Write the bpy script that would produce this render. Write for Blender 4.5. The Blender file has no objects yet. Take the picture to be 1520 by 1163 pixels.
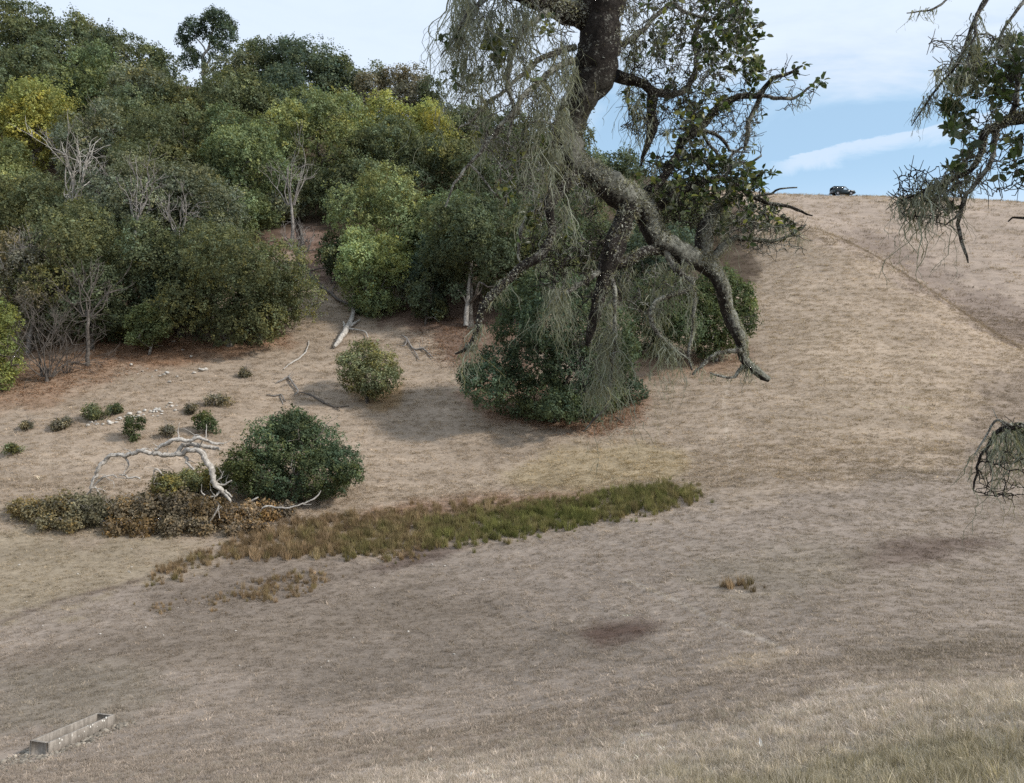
import bpy, math, random
import numpy as np
from math import radians as R_, pi

random.seed(7)
rng = np.random.default_rng(11)
scene = bpy.context.scene
COL = scene.collection
F = 1240.0            # focal length of the photograph in its own pixels
CX, HY = 760.0, 600.0  # column of the axis, row of eye level


def P(px, py, Y):
    """Point at forward distance Y metres seen in direction (px, py)."""
    return np.array([(px - CX) / F * Y, Y, (HY - py) / F * Y])


# ------------------------------------------------------------------ terrain
CTRL = [  # px, py, distance
    (-500, 1163, 30), (-500, 900, 52), (-500, 700, 68), (-500, 500, 92), (-500, 300, 130), (-500, 120, 205),
    (0, 1163, 24), (0, 1090, 30), (0, 1000, 38), (0, 900, 47), (0, 800, 55), (0, 700, 63), (0, 600, 72.5),
    (0, 500, 86), (0, 400, 103), (0, 300, 126), (0, 200, 158), (0, 115, 200),
    (380, 1163, 20), (380, 1100, 26.5), (380, 1000, 36), (380, 900, 45.5), (380, 820, 53), (380, 740, 60),
    (380, 640, 69.5), (380, 560, 78), (380, 480, 89), (380, 400, 103), (380, 300, 127), (380, 200, 160), (380, 140, 192),
    (760, 1163, 16), (760, 1100, 22.5), (760, 1000, 33), (760, 900, 43), (760, 800, 53), (760, 740, 59.5),
    (760, 640, 69), (760, 560, 78.5), (760, 480, 90), (760, 400, 105), (760, 300, 131), (760, 215, 165),
    (1140, 1163, 11.5), (1140, 1100, 15), (1140, 1040, 20), (1140, 960, 29), (1140, 860, 40), (1140, 780, 48.5),
    (1140, 700, 57), (1140, 600, 69), (1140, 500, 83), (1140, 400, 101), (1100, 345, 115), (1090, 300, 150),
    (1000, 300, 140), (950, 275, 155),
    (1150, 291.5, 166), (1250, 292.5, 171), (1400, 294, 175), (1520, 301, 178), (1700, 312, 182), (2000, 330, 190),
    (1380, 340, 150), (1500, 345, 150), (1500, 420, 126), (1500, 480, 109), (1400, 400, 131), (1280, 345, 143),
    (1195, 336, 113), (1250, 357, 108), (1300, 382, 104), (1380, 432, 98), (1450, 484, 92),
    (1200, 350, 124), (1300, 396, 115), (1380, 444, 107), (1220, 330, 146), (1340, 385, 133),
    (1330, 470, 88), (1330, 600, 68), (1330, 720, 54.5), (1330, 850, 39.5),
    (1520, 1163, 9), (1520, 1100, 10.6), (1520, 1040, 13.2), (1520, 1000, 20.5), (1520, 900, 33), (1520, 800, 45),
    (1520, 700, 58), (1520, 600, 74), (1520, 520, 95),
    (1900, 1000, 17), (1900, 800, 44), (1900, 600, 78), (1900, 450, 120),
    (0, 130, 250), (380, 165, 240), (760, 245, 215), (1150, 335, 215), (1400, 338, 225), (1700, 345, 235),
    (0, 300, 330), (760, 380, 330), (1400, 430, 330),
]
W = [tuple(P(a, b, y)) for a, b, y in CTRL]
W += [(0, 0, -1.62), (4, 0, -1.5), (-4, 0, -1.9), (0, 4, -2.85), (0, 9, -4.7), (4, 5, -2.75), (-6, 8, -4.9), (-12, 4, -4.4),
      (0, -12, 1.4), (-15, -10, 0.2), (15, -10, 2.2), (14, 4, -1.6), (0, -40, 8), (-60, -30, -2), (60, -30, 10),
      (-70, 10, -9), (70, 20, -2), (-150, 60, 4), (150, 60, 12)]
W = np.array(W, float)
S_ = 60.0


def _phi(d):
    return np.where(d > 1e-9, d * d * np.log(np.maximum(d, 1e-9)), 0.0)


def _tps():
    p = W[:, :2] / S_
    n = len(p)
    d = np.linalg.norm(p[:, None] - p[None], axis=2)
    A = np.zeros((n + 3, n + 3))
    A[:n, :n] = _phi(d) + np.eye(n) * 3e-4
    A[:n, n] = 1
    A[:n, n + 1:] = p
    A[n:, :n] = A[:n, n:].T
    b = np.zeros(n + 3)
    b[:n] = W[:, 2]
    return p, np.linalg.solve(A, b)


_p, _w = _tps()


def tps(x, y):
    q = np.stack([x, y], -1) / S_
    out = np.empty(len(q))
    for i in range(0, len(q), 20000):
        c = q[i:i + 20000]
        d = np.sqrt(((c[:, None] - _p[None]) ** 2).sum(2))
        out[i:i + 20000] = _phi(d) @ _w[:len(_p)] + _w[len(_p)] + c @ _w[len(_p) + 1:]
    return out


GX0, GX1, GY0, GY1, GS = -210.0, 240.0, -50.0, 340.0, 0.9
_gx = np.arange(GX0, GX1 + GS, GS)
_gy = np.arange(GY0, GY1 + GS, GS)
_GXX, _GYY = np.meshgrid(_gx, _gy)
HG = tps(_GXX.ravel(), _GYY.ravel()).reshape(_GXX.shape)


def vnoise(x, y, s, seed=0):
    """Smooth value noise on the ground plane, about -1..1, feature size s metres."""
    u, v = x / s + 37.1 * seed, y / s + 91.7 * seed
    iu, iv = np.floor(u), np.floor(v)
    fu, fv = u - iu, v - iv
    fu, fv = fu * fu * (3 - 2 * fu), fv * fv * (3 - 2 * fv)

    def h(a, b):
        t = np.sin(a * 127.1 + b * 311.7 + seed * 17.3) * 43758.5453
        return (t - np.floor(t)) * 2 - 1
    return (h(iu, iv) * (1 - fu) + h(iu + 1, iv) * fu) * (1 - fv) + (h(iu, iv + 1) * (1 - fu) + h(iu + 1, iv + 1) * fu) * fv


def H(x, y):
    x = np.asarray(x, float)
    y = np.asarray(y, float)
    u = np.clip((x - GX0) / GS, 0, len(_gx) - 1.001)
    v = np.clip((y - GY0) / GS, 0, len(_gy) - 1.001)
    iu, iv = u.astype(int), v.astype(int)
    fu, fv = u - iu, v - iv
    z = (HG[iv, iu] * (1 - fu) + HG[iv, iu + 1] * fu) * (1 - fv) + (HG[iv + 1, iu] * (1 - fu) + HG[iv + 1, iu + 1] * fu) * fv
    far = np.maximum(0, np.maximum(np.maximum(GX0 - x, x - GX1), np.maximum(GY0 - y, y - GY1)))
    amp = np.clip((np.hypot(x, y) - 6) / 25, 0, 1)
    z = z - far * 0.12 + amp * (0.06 * vnoise(x * 0.6, y, 4.1, 1) + 0.008 * vnoise(x * 0.7, y, 1.3, 2))
    # cattle terraces: faint steps that run along the slope
    return z + amp * 0.035 * np.sin(z * 9.0 + 2.2 * vnoise(x, y, 9, 3))


def hit(px, py, y0=6.0, y1=260.0):
    """Where the line of sight through (px, py) meets the ground."""
    ys = np.arange(y0, y1, 0.2)
    g = H((px - CX) / F * ys, ys) - (HY - py) / F * ys
    k = np.nonzero(g > 0)[0]
    if len(k) == 0:
        k = [int(np.argmin(np.abs(g)))]
    i = max(1, k[0])
    t = 0.0
    if g[i] != g[i - 1]:
        t = float(np.clip(-g[i - 1] / (g[i] - g[i - 1]), 0, 1))
    y = ys[i - 1] + 0.2 * t
    x = (px - CX) / F * y
    return np.array([x, y, float(H(x, y))])


# ------------------------------------------------------------------ mesh helpers
class MB:
    def __init__(s):
        s.v, s.f, s.c, s.n = [], [], [], 0

    def add(s, v, f, c=None):
        v = np.asarray(v, np.float32)
        s.v.append(v)
        s.f.append((np.asarray(f, np.int64) + s.n))
        if c is not None:
            s.c.append(np.broadcast_to(np.asarray(c, np.float32), (len(f), 3)))
        s.n += len(v)

    def mesh(s, name, mats, smooth=False):
        me = bpy.data.meshes.new(name)
        v = np.concatenate(s.v)
        me.vertices.add(len(v))
        me.vertices.foreach_set('co', v.ravel())
        tot = np.concatenate([np.full(len(f), f.shape[1]) for f in s.f])
        idx = np.concatenate([f.ravel() for f in s.f])
        me.loops.add(len(idx))
        me.loops.foreach_set('vertex_index', idx.astype(np.int32))
        me.polygons.add(len(tot))
        st = np.concatenate([[0], np.cumsum(tot)[:-1]])
        me.polygons.foreach_set('loop_start', st.astype(np.int32))
        me.polygons.foreach_set('loop_total', tot.astype(np.int32))
        if smooth:
            me.polygons.foreach_set('use_smooth', np.ones(len(tot), bool))
        if s.c:
            c = np.concatenate(s.c)
            a = me.attributes.new('tint', 'FLOAT_COLOR', 'FACE')
            a.data.foreach_set('color', np.concatenate([c, np.ones((len(c), 1), np.float32)], 1).ravel().astype(np.float32))
        for m in (mats if isinstance(mats, (list, tuple)) else [mats]):
            me.materials.append(m)
        me.update(calc_edges=True)
        return me

    def build(s, name, mat, parent=None, smooth=False, origin=None):
        if origin is not None:
            o3 = np.asarray(origin, np.float32)
            s.v = [a - o3 for a in s.v]
        o = bpy.data.objects.new(name, s.mesh(name, mat, smooth))
        COL.objects.link(o)
        if parent is not None:
            o.parent = parent
        elif origin is not None:
            o.location = [float(t) for t in origin]
        return o


def tube(mb, pts, rad, sides=5, col=None, rough=0.0, cap=True):
    pts = np.asarray(pts, float)
    rad = np.asarray(rad, float)
    n = len(pts)
    t = np.gradient(pts, axis=0)
    t /= np.linalg.norm(t, axis=1)[:, None] + 1e-12
    a = np.array([0, 0, 1.0]) if abs(t[0][2]) < 0.9 else np.array([1.0, 0, 0])
    u = np.cross(t[0], a)
    u /= np.linalg.norm(u)
    ang = np.arange(sides) * 2 * pi / sides
    ca, sa = np.cos(ang), np.sin(ang)
    V = np.empty((n, sides, 3))
    for i in range(n):
        u = u - t[i] * np.dot(u, t[i])
        u /= np.linalg.norm(u) + 1e-12
        w = np.cross(t[i], u)
        r = rad[i] * (1 + rough * (rng.random(sides) - 0.5) * 2) if rough else rad[i]
        V[i] = pts[i] + (ca * r)[:, None] * u + (sa * r)[:, None] * w
    i, j = np.meshgrid(np.arange(n - 1), np.arange(sides), indexing='ij')
    jn = (j + 1) % sides
    q = np.stack([i * sides + j, i * sides + jn, (i + 1) * sides + jn, (i + 1) * sides + j], -1).reshape(-1, 4)
    V = V.reshape(-1, 3)
    mb.add(V, q, col)
    if cap:
        for k, ring in ((0, 0), (n - 1, (n - 1) * sides)):
            c = len(V)
            b = mb.n - c
            cv = np.vstack([V[ring:ring + sides], pts[k:k + 1]])
            jj = np.arange(sides)
            tri = np.stack([jj, (jj + 1) % sides, np.full(sides, sides)], 1)
            if k == 0:
                tri = tri[:, ::-1]
            mb.add(cv, tri, col)


def smooth_path(pts, step, wig=0.0):
    """Catmull-Rom through rows of any width (position and whatever follows), resampled about every step metres."""
    p = np.asarray(pts, float)
    q = np.vstack([2 * p[0] - p[1], p, 2 * p[-1] - p[-2]])
    out = []
    for i in range(1, len(q) - 2):
        L = np.linalg.norm(q[i + 1][:3] - q[i][:3])
        m = max(2, int(L / step))
        t = np.linspace(0, 1, m, endpoint=False)[:, None]
        out.append(0.5 * (2 * q[i] + (q[i + 1] - q[i - 1]) * t + (2 * q[i - 1] - 5 * q[i] + 4 * q[i + 1] - q[i + 2]) * t ** 2
                          + (3 * q[i] - q[i - 1] - 3 * q[i + 1] + q[i + 2]) * t ** 3))
    out.append(p[-1:])
    o = np.vstack(out)
    if wig:
        k = rng.normal(0, wig, (len(o), 3))
        k = (k + np.roll(k, 1, 0) + np.roll(k, -1, 0)) / 1.8
        k[0] = 0
        o[:, :3] += k
    return o


def unit(v):
    return v / (np.linalg.norm(v, axis=-1, keepdims=True) + 1e-12)


# ------------------------------------------------------------------ materials
def new_mat(name):
    m = bpy.data.materials.new(name)
    m.use_nodes = True
    nt = m.node_tree
    nt.nodes.clear()
    out = nt.nodes.new('ShaderNodeOutputMaterial')
    return m, nt, out


def N(nt, typ, **kw):
    n = nt.nodes.new(typ)
    for k, v in kw.items():
        if k.startswith('i_'):
            key = k[2:]
            n.inputs[int(key) if key.isdigit() else key.replace('_', ' ')].default_value = v
        else:
            setattr(n, k, v)
    return n


def mix(nt, a, b, fac, mode='MIX'):
    m = N(nt, 'ShaderNodeMix', data_type='RGBA', blend_type=mode)
    for sock, v in ((m.inputs[0], fac), (m.inputs[6], a), (m.inputs[7], b)):
        if isinstance(v, bpy.types.NodeSocket):
            nt.links.new(v, sock)
        else:
            sock.default_value = v if not isinstance(v, tuple) else (*v[:3], 1)
    return m.outputs[2]


def ramp(nt, fac, stops):
    r = N(nt, 'ShaderNodeValToRGB')
    e = r.color_ramp.elements
    while len(e) < len(stops):
        e.new(0.5)
    for k, (p, c) in enumerate(stops):
        e[k].position = p
        e[k].color = (*c, 1) if isinstance(c, tuple) else (c, c, c, 1)
    nt.links.new(fac, r.inputs[0])
    return r.outputs[0]


def noise(nt, scale, detail=4, rough=0.6, vec=None, dist=0.0):
    n = N(nt, 'ShaderNodeTexNoise')
    n.inputs['Scale'].default_value = scale
    n.inputs['Detail'].default_value = detail
    n.inputs['Roughness'].default_value = rough
    n.inputs['Distortion'].default_value = dist
    if vec is not None:
        nt.links.new(vec, n.inputs['Vector'])
    return n.outputs[0]


def leaf_mat(name, transl=0.3, rough=0.55, spec=0.25, inst=False):
    m, nt, out = new_mat(name)
    a = N(nt, 'ShaderNodeAttribute', attribute_name='tint')
    if inst:
        a.attribute_type = 'INSTANCER'
    b = N(nt, 'ShaderNodeBsdfPrincipled')
    b.inputs['Roughness'].default_value = rough
    b.inputs['Specular IOR Level'].default_value = spec
    t = N(nt, 'ShaderNodeBsdfTranslucent')
    mx = N(nt, 'ShaderNodeMixShader')
    mx.inputs[0].default_value = transl
    nt.links.new(a.outputs['Color'], b.inputs['Base Color'])
    nt.links.new(mix(nt, a.outputs['Color'], (1.0, 1.0, 0.55), 0.85, 'MULTIPLY'), t.inputs['Color'])
    nt.links.new(b.outputs[0], mx.inputs[1])
    nt.links.new(t.outputs[0], mx.inputs[2])
    nt.links.new(mx.outputs[0], out.inputs[0])
    return m


def bark_mat(name, dark, light, lichen, amount, scale, bump=0.6):
    m, nt, out = new_mat(name)
    tc = N(nt, 'ShaderNodeTexCoord')
    geo = N(nt, 'ShaderNodeNewGeometry')
    v = geo.outputs['Position']
    n1 = noise(nt, scale, 6, 0.65, v, 0.4)
    n2 = noise(nt, scale * 2.7, 5, 0.7, v, 0.8)
    n3 = noise(nt, scale * 0.45, 4, 0.6, v)
    c = mix(nt, dark, light, ramp(nt, n1, [(0.35, 0.0), (0.7, 1.0)]))
    mask = ramp(nt, mix(nt, n2, n3, 0.45), [(0.62 - amount * 0.3, 0.0), (0.68 - amount * 0.3, 1.0)])
    c = mix(nt, c, lichen, mask)
    b = N(nt, 'ShaderNodeBsdfPrincipled')
    b.inputs['Roughness'].default_value = 0.9
    b.inputs['Specular IOR Level'].default_value = 0.15
    nt.links.new(c, b.inputs['Base Color'])
    bp = N(nt, 'ShaderNodeBump')
    bp.inputs['Strength'].default_value = bump
    bp.inputs['Distance'].default_value = 0.6 / scale
    nt.links.new(mix(nt, n1, n2, 0.5), bp.inputs['Height'])
    nt.links.new(bp.outputs[0], b.inputs['Normal'])
    nt.links.new(b.outputs[0], out.inputs[0])
    return m


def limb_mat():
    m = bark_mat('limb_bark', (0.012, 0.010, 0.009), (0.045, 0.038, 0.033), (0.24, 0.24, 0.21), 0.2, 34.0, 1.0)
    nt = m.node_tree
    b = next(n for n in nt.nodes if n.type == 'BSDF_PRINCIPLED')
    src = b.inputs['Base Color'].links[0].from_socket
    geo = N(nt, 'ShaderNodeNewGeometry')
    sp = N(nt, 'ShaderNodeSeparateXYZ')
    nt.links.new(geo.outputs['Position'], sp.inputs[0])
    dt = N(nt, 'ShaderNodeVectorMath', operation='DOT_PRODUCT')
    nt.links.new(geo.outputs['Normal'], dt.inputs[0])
    dt.inputs[1].default_value = (0.70, -0.35, 0.62)  # lichen crust follows the sun direction: lit side painted pale, shaded side dark
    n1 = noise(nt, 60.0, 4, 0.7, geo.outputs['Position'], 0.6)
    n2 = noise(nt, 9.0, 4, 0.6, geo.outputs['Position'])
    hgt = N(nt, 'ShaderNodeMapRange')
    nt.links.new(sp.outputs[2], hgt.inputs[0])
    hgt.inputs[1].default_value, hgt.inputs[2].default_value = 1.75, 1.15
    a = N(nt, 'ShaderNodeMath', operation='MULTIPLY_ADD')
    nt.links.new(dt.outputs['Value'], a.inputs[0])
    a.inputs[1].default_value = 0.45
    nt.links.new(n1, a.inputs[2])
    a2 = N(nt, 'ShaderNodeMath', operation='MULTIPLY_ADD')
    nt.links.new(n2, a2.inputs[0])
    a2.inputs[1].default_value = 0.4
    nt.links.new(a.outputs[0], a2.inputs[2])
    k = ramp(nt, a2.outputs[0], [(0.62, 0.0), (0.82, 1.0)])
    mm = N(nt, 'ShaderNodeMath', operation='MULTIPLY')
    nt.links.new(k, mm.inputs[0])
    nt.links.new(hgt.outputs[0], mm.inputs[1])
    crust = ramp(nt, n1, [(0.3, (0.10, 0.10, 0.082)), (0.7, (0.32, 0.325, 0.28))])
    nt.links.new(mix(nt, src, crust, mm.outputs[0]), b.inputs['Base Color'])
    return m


def plain_mat(name, col, rough=0.6, metal=0.0, spec=0.5, var=0.0, scale=4.0, bump=0.0):
    m, nt, out = new_mat(name)
    b = N(nt, 'ShaderNodeBsdfPrincipled')
    b.inputs['Roughness'].default_value = rough
    b.inputs['Metallic'].default_value = metal
    b.inputs['Specular IOR Level'].default_value = spec
    b.inputs['Base Color'].default_value = (*col, 1)
    if var or bump:
        geo = N(nt, 'ShaderNodeNewGeometry')
        n1 = noise(nt, scale, 6, 0.65, geo.outputs['Position'])
        if var:
            lo = tuple(t * (1 - var) for t in col)
            hi = tuple(min(1, t * (1 + var)) for t in col)
            nt.links.new(ramp(nt, n1, [(0.3, lo), (0.7, hi)]), b.inputs['Base Color'])
        if bump:
            bp = N(nt, 'ShaderNodeBump')
            bp.inputs['Strength'].default_value = bump
            bp.inputs['Distance'].default_value = 0.3 / scale
            nt.links.new(n1, bp.inputs['Height'])
            nt.links.new(bp.outputs[0], b.inputs['Normal'])
    nt.links.new(b.outputs[0], out.inputs[0])
    return m


M_FOL = leaf_mat('foliage', 0.35, 0.75, 0.06)
M_LEAF = leaf_mat('oak_leaf', 0.42, 0.42, 0.4)
M_LICH = leaf_mat('lace_lichen', 0.35, 0.9, 0.05)
M_GRASS = leaf_mat('dry_grass', 0.25, 0.8, 0.1, inst=True)
M_BARK = bark_mat('far_bark', (0.05, 0.042, 0.035), (0.16, 0.14, 0.12), (0.32, 0.31, 0.27), 0.35, 3.0)
M_PALE = bark_mat('pale_bark', (0.24, 0.22, 0.19), (0.42, 0.39, 0.35), (0.5, 0.47, 0.42), 0.4, 4.0)
M_DEAD = bark_mat('bleached_wood', (0.22, 0.20, 0.175), (0.62, 0.58, 0.52), (0.25, 0.22, 0.19), 0.05, 5.0)
M_GREYWOOD = bark_mat('grey_deadwood', (0.13, 0.115, 0.1), (0.3, 0.275, 0.25), (0.36, 0.34, 0.31), 0.3, 4.0)
M_DARKWOOD = bark_mat('dark_deadwood', (0.07, 0.06, 0.052), (0.17, 0.15, 0.13), (0.24, 0.22, 0.2), 0.2, 4.0)
M_OAK = bark_mat('oak_bark', (0.012, 0.010, 0.009), (0.045, 0.038, 0.033), (0.26, 0.26, 0.23), 0.22, 34.0, 1.0)
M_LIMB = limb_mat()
M_TWIG = bark_mat('oak_twig', (0.028, 0.024, 0.02), (0.085, 0.076, 0.066), (0.26, 0.265, 0.235), 0.45, 45.0, 0.5)
M_ROCK = plain_mat('white_stone', (0.44, 0.41, 0.365), 0.9, spec=0.2, var=0.35, scale=3.0, bump=0.5)
M_STONE = plain_mat('grey_stone', (0.27, 0.245, 0.215), 0.9, spec=0.2, var=0.4, scale=6.0, bump=0.5)


# ------------------------------------------------------------------ tags
def tag(o, label=None, cat=None, group=None, kind=None):
    if label:
        o['label'] = label
    if cat:
        o['category'] = cat
    if group:
        o['group'] = group
    if kind:
        o['kind'] = kind
    return o


def empty(name, loc):
    o = bpy.data.objects.new(name, None)
    o.empty_display_size = 0.2
    o.location = [float(t) for t in loc]
    COL.objects.link(o)
    return o


# ------------------------------------------------------------------ ground colours
def inpoly(px, py, poly):
    poly = np.asarray(poly, float)
    res = np.zeros(len(px), bool)
    x0, y0 = poly[-1]
    for x1, y1 in poly:
        c = ((y1 > py) != (y0 > py)) & (px < (x0 - x1) * (py - y1) / (y0 - y1 + 1e-9) + x1)
        res ^= c
        x0, y0 = x1, y1
    return res


def srgb(r, g, b):
    f = lambda c: (c / 255 / 12.92) if c < 10 else ((c / 255 + 0.055) / 1.055) ** 2.4
    return np.array([f(r), f(g), f(b)])


K = 1.0   # how far a photographed sunlit tone lies from the albedo below it
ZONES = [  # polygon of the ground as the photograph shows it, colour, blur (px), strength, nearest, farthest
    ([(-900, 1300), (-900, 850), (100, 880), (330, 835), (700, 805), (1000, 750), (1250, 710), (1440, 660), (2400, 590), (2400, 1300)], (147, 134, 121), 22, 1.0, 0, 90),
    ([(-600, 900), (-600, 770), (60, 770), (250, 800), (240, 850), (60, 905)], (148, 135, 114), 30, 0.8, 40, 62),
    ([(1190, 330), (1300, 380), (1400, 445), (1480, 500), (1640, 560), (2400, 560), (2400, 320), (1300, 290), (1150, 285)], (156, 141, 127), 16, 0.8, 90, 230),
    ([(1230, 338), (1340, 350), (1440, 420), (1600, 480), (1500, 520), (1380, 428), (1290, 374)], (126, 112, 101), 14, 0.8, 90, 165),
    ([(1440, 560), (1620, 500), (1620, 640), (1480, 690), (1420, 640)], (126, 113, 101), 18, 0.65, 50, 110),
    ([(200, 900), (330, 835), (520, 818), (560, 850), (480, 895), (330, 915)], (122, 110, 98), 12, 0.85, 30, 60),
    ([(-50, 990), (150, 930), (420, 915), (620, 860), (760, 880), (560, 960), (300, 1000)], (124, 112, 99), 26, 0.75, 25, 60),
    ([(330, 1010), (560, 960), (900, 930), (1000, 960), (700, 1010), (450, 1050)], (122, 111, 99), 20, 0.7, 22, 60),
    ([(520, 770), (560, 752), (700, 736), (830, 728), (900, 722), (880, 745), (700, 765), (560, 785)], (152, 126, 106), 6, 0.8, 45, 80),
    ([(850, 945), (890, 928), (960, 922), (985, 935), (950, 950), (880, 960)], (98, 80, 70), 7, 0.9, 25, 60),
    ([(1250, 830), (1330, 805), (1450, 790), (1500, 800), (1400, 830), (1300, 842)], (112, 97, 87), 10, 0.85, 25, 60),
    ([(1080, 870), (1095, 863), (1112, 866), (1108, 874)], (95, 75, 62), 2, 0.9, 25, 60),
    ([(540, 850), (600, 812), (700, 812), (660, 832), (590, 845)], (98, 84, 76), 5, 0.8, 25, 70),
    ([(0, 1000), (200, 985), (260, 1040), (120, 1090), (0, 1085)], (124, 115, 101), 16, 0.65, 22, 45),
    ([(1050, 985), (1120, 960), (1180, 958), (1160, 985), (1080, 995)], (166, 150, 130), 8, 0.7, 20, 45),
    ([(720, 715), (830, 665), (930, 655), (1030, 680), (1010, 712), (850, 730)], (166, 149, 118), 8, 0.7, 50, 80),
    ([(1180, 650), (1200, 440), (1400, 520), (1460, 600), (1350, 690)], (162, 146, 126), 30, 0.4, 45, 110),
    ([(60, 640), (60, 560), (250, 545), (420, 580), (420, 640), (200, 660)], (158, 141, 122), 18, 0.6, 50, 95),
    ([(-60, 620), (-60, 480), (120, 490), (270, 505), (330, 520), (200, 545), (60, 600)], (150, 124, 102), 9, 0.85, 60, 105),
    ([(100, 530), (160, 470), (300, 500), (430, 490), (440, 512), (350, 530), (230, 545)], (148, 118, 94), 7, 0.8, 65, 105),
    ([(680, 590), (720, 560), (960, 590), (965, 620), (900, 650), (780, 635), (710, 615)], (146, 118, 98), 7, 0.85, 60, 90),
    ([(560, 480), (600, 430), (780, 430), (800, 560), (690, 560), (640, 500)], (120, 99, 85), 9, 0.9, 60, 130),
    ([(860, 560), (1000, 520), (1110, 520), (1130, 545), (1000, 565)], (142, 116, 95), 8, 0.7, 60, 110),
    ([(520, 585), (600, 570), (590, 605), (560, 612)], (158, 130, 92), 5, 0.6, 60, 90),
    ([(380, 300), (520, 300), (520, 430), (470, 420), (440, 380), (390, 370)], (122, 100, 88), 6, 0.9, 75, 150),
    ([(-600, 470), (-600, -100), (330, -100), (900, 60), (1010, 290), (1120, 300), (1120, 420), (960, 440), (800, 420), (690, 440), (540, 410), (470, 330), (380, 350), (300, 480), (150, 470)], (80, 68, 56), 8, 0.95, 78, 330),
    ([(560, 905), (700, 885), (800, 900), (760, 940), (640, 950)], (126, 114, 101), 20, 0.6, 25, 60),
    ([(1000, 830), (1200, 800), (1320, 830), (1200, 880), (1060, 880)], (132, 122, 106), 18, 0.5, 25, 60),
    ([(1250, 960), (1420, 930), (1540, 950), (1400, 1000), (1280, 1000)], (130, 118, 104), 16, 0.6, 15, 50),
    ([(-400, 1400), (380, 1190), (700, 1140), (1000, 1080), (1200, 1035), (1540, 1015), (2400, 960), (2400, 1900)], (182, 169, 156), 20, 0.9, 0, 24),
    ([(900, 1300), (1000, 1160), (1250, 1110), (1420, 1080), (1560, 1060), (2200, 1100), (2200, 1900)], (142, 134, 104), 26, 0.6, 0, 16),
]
TRACKS = [  # worn lines across the grass
    ([(925, 860), (1000, 890), (1060, 920), (1110, 940), (1160, 962)], (172, 160, 145), 3.0),
    ([(1085, 700), (1078, 640), (1075, 590), (1085, 560)], (178, 163, 145), 2.4),
    ([(60, 690), (150, 685), (280, 675)], (165, 150, 132), 2.0),
    ([(0, 925), (80, 895), (180, 870), (300, 830)], (95, 82, 72), 3.0),
]
HILL = srgb(159, 143, 125)


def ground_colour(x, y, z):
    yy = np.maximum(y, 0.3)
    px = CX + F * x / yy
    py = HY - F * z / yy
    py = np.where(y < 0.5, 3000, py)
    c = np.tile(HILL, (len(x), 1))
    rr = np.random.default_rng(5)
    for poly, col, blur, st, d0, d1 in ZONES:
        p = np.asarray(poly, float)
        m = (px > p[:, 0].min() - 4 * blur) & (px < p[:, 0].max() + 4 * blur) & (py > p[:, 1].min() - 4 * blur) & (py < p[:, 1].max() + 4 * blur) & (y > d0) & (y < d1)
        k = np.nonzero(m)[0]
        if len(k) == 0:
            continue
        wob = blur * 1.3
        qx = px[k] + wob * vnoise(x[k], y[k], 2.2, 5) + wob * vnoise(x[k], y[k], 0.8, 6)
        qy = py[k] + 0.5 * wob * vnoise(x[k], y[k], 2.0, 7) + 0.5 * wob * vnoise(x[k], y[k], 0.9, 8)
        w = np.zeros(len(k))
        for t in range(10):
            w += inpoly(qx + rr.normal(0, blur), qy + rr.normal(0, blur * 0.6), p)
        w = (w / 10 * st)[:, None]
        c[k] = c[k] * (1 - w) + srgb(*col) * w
    for line, col, wd in TRACKS:
        l = np.asarray(line, float)
        w = np.zeros(len(x))
        for a, b in zip(l[:-1], l[1:]):
            d = b - a
            t = np.clip(((px - a[0]) * d[0] + (py - a[1]) * d[1]) / (d @ d), 0, 1)
            dist = np.hypot(px - a[0] - t * d[0], (py - a[1] - t * d[1]) * 1.3)
            w = np.maximum(w, np.exp(-(dist / wd) ** 2))
        w = (w * 0.8 * (y > 5))[:, None]
        c = c * (1 - w) + srgb(*col) * w
    return c * np.array([0.965, 0.970, 0.985]) * 0.96


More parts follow.
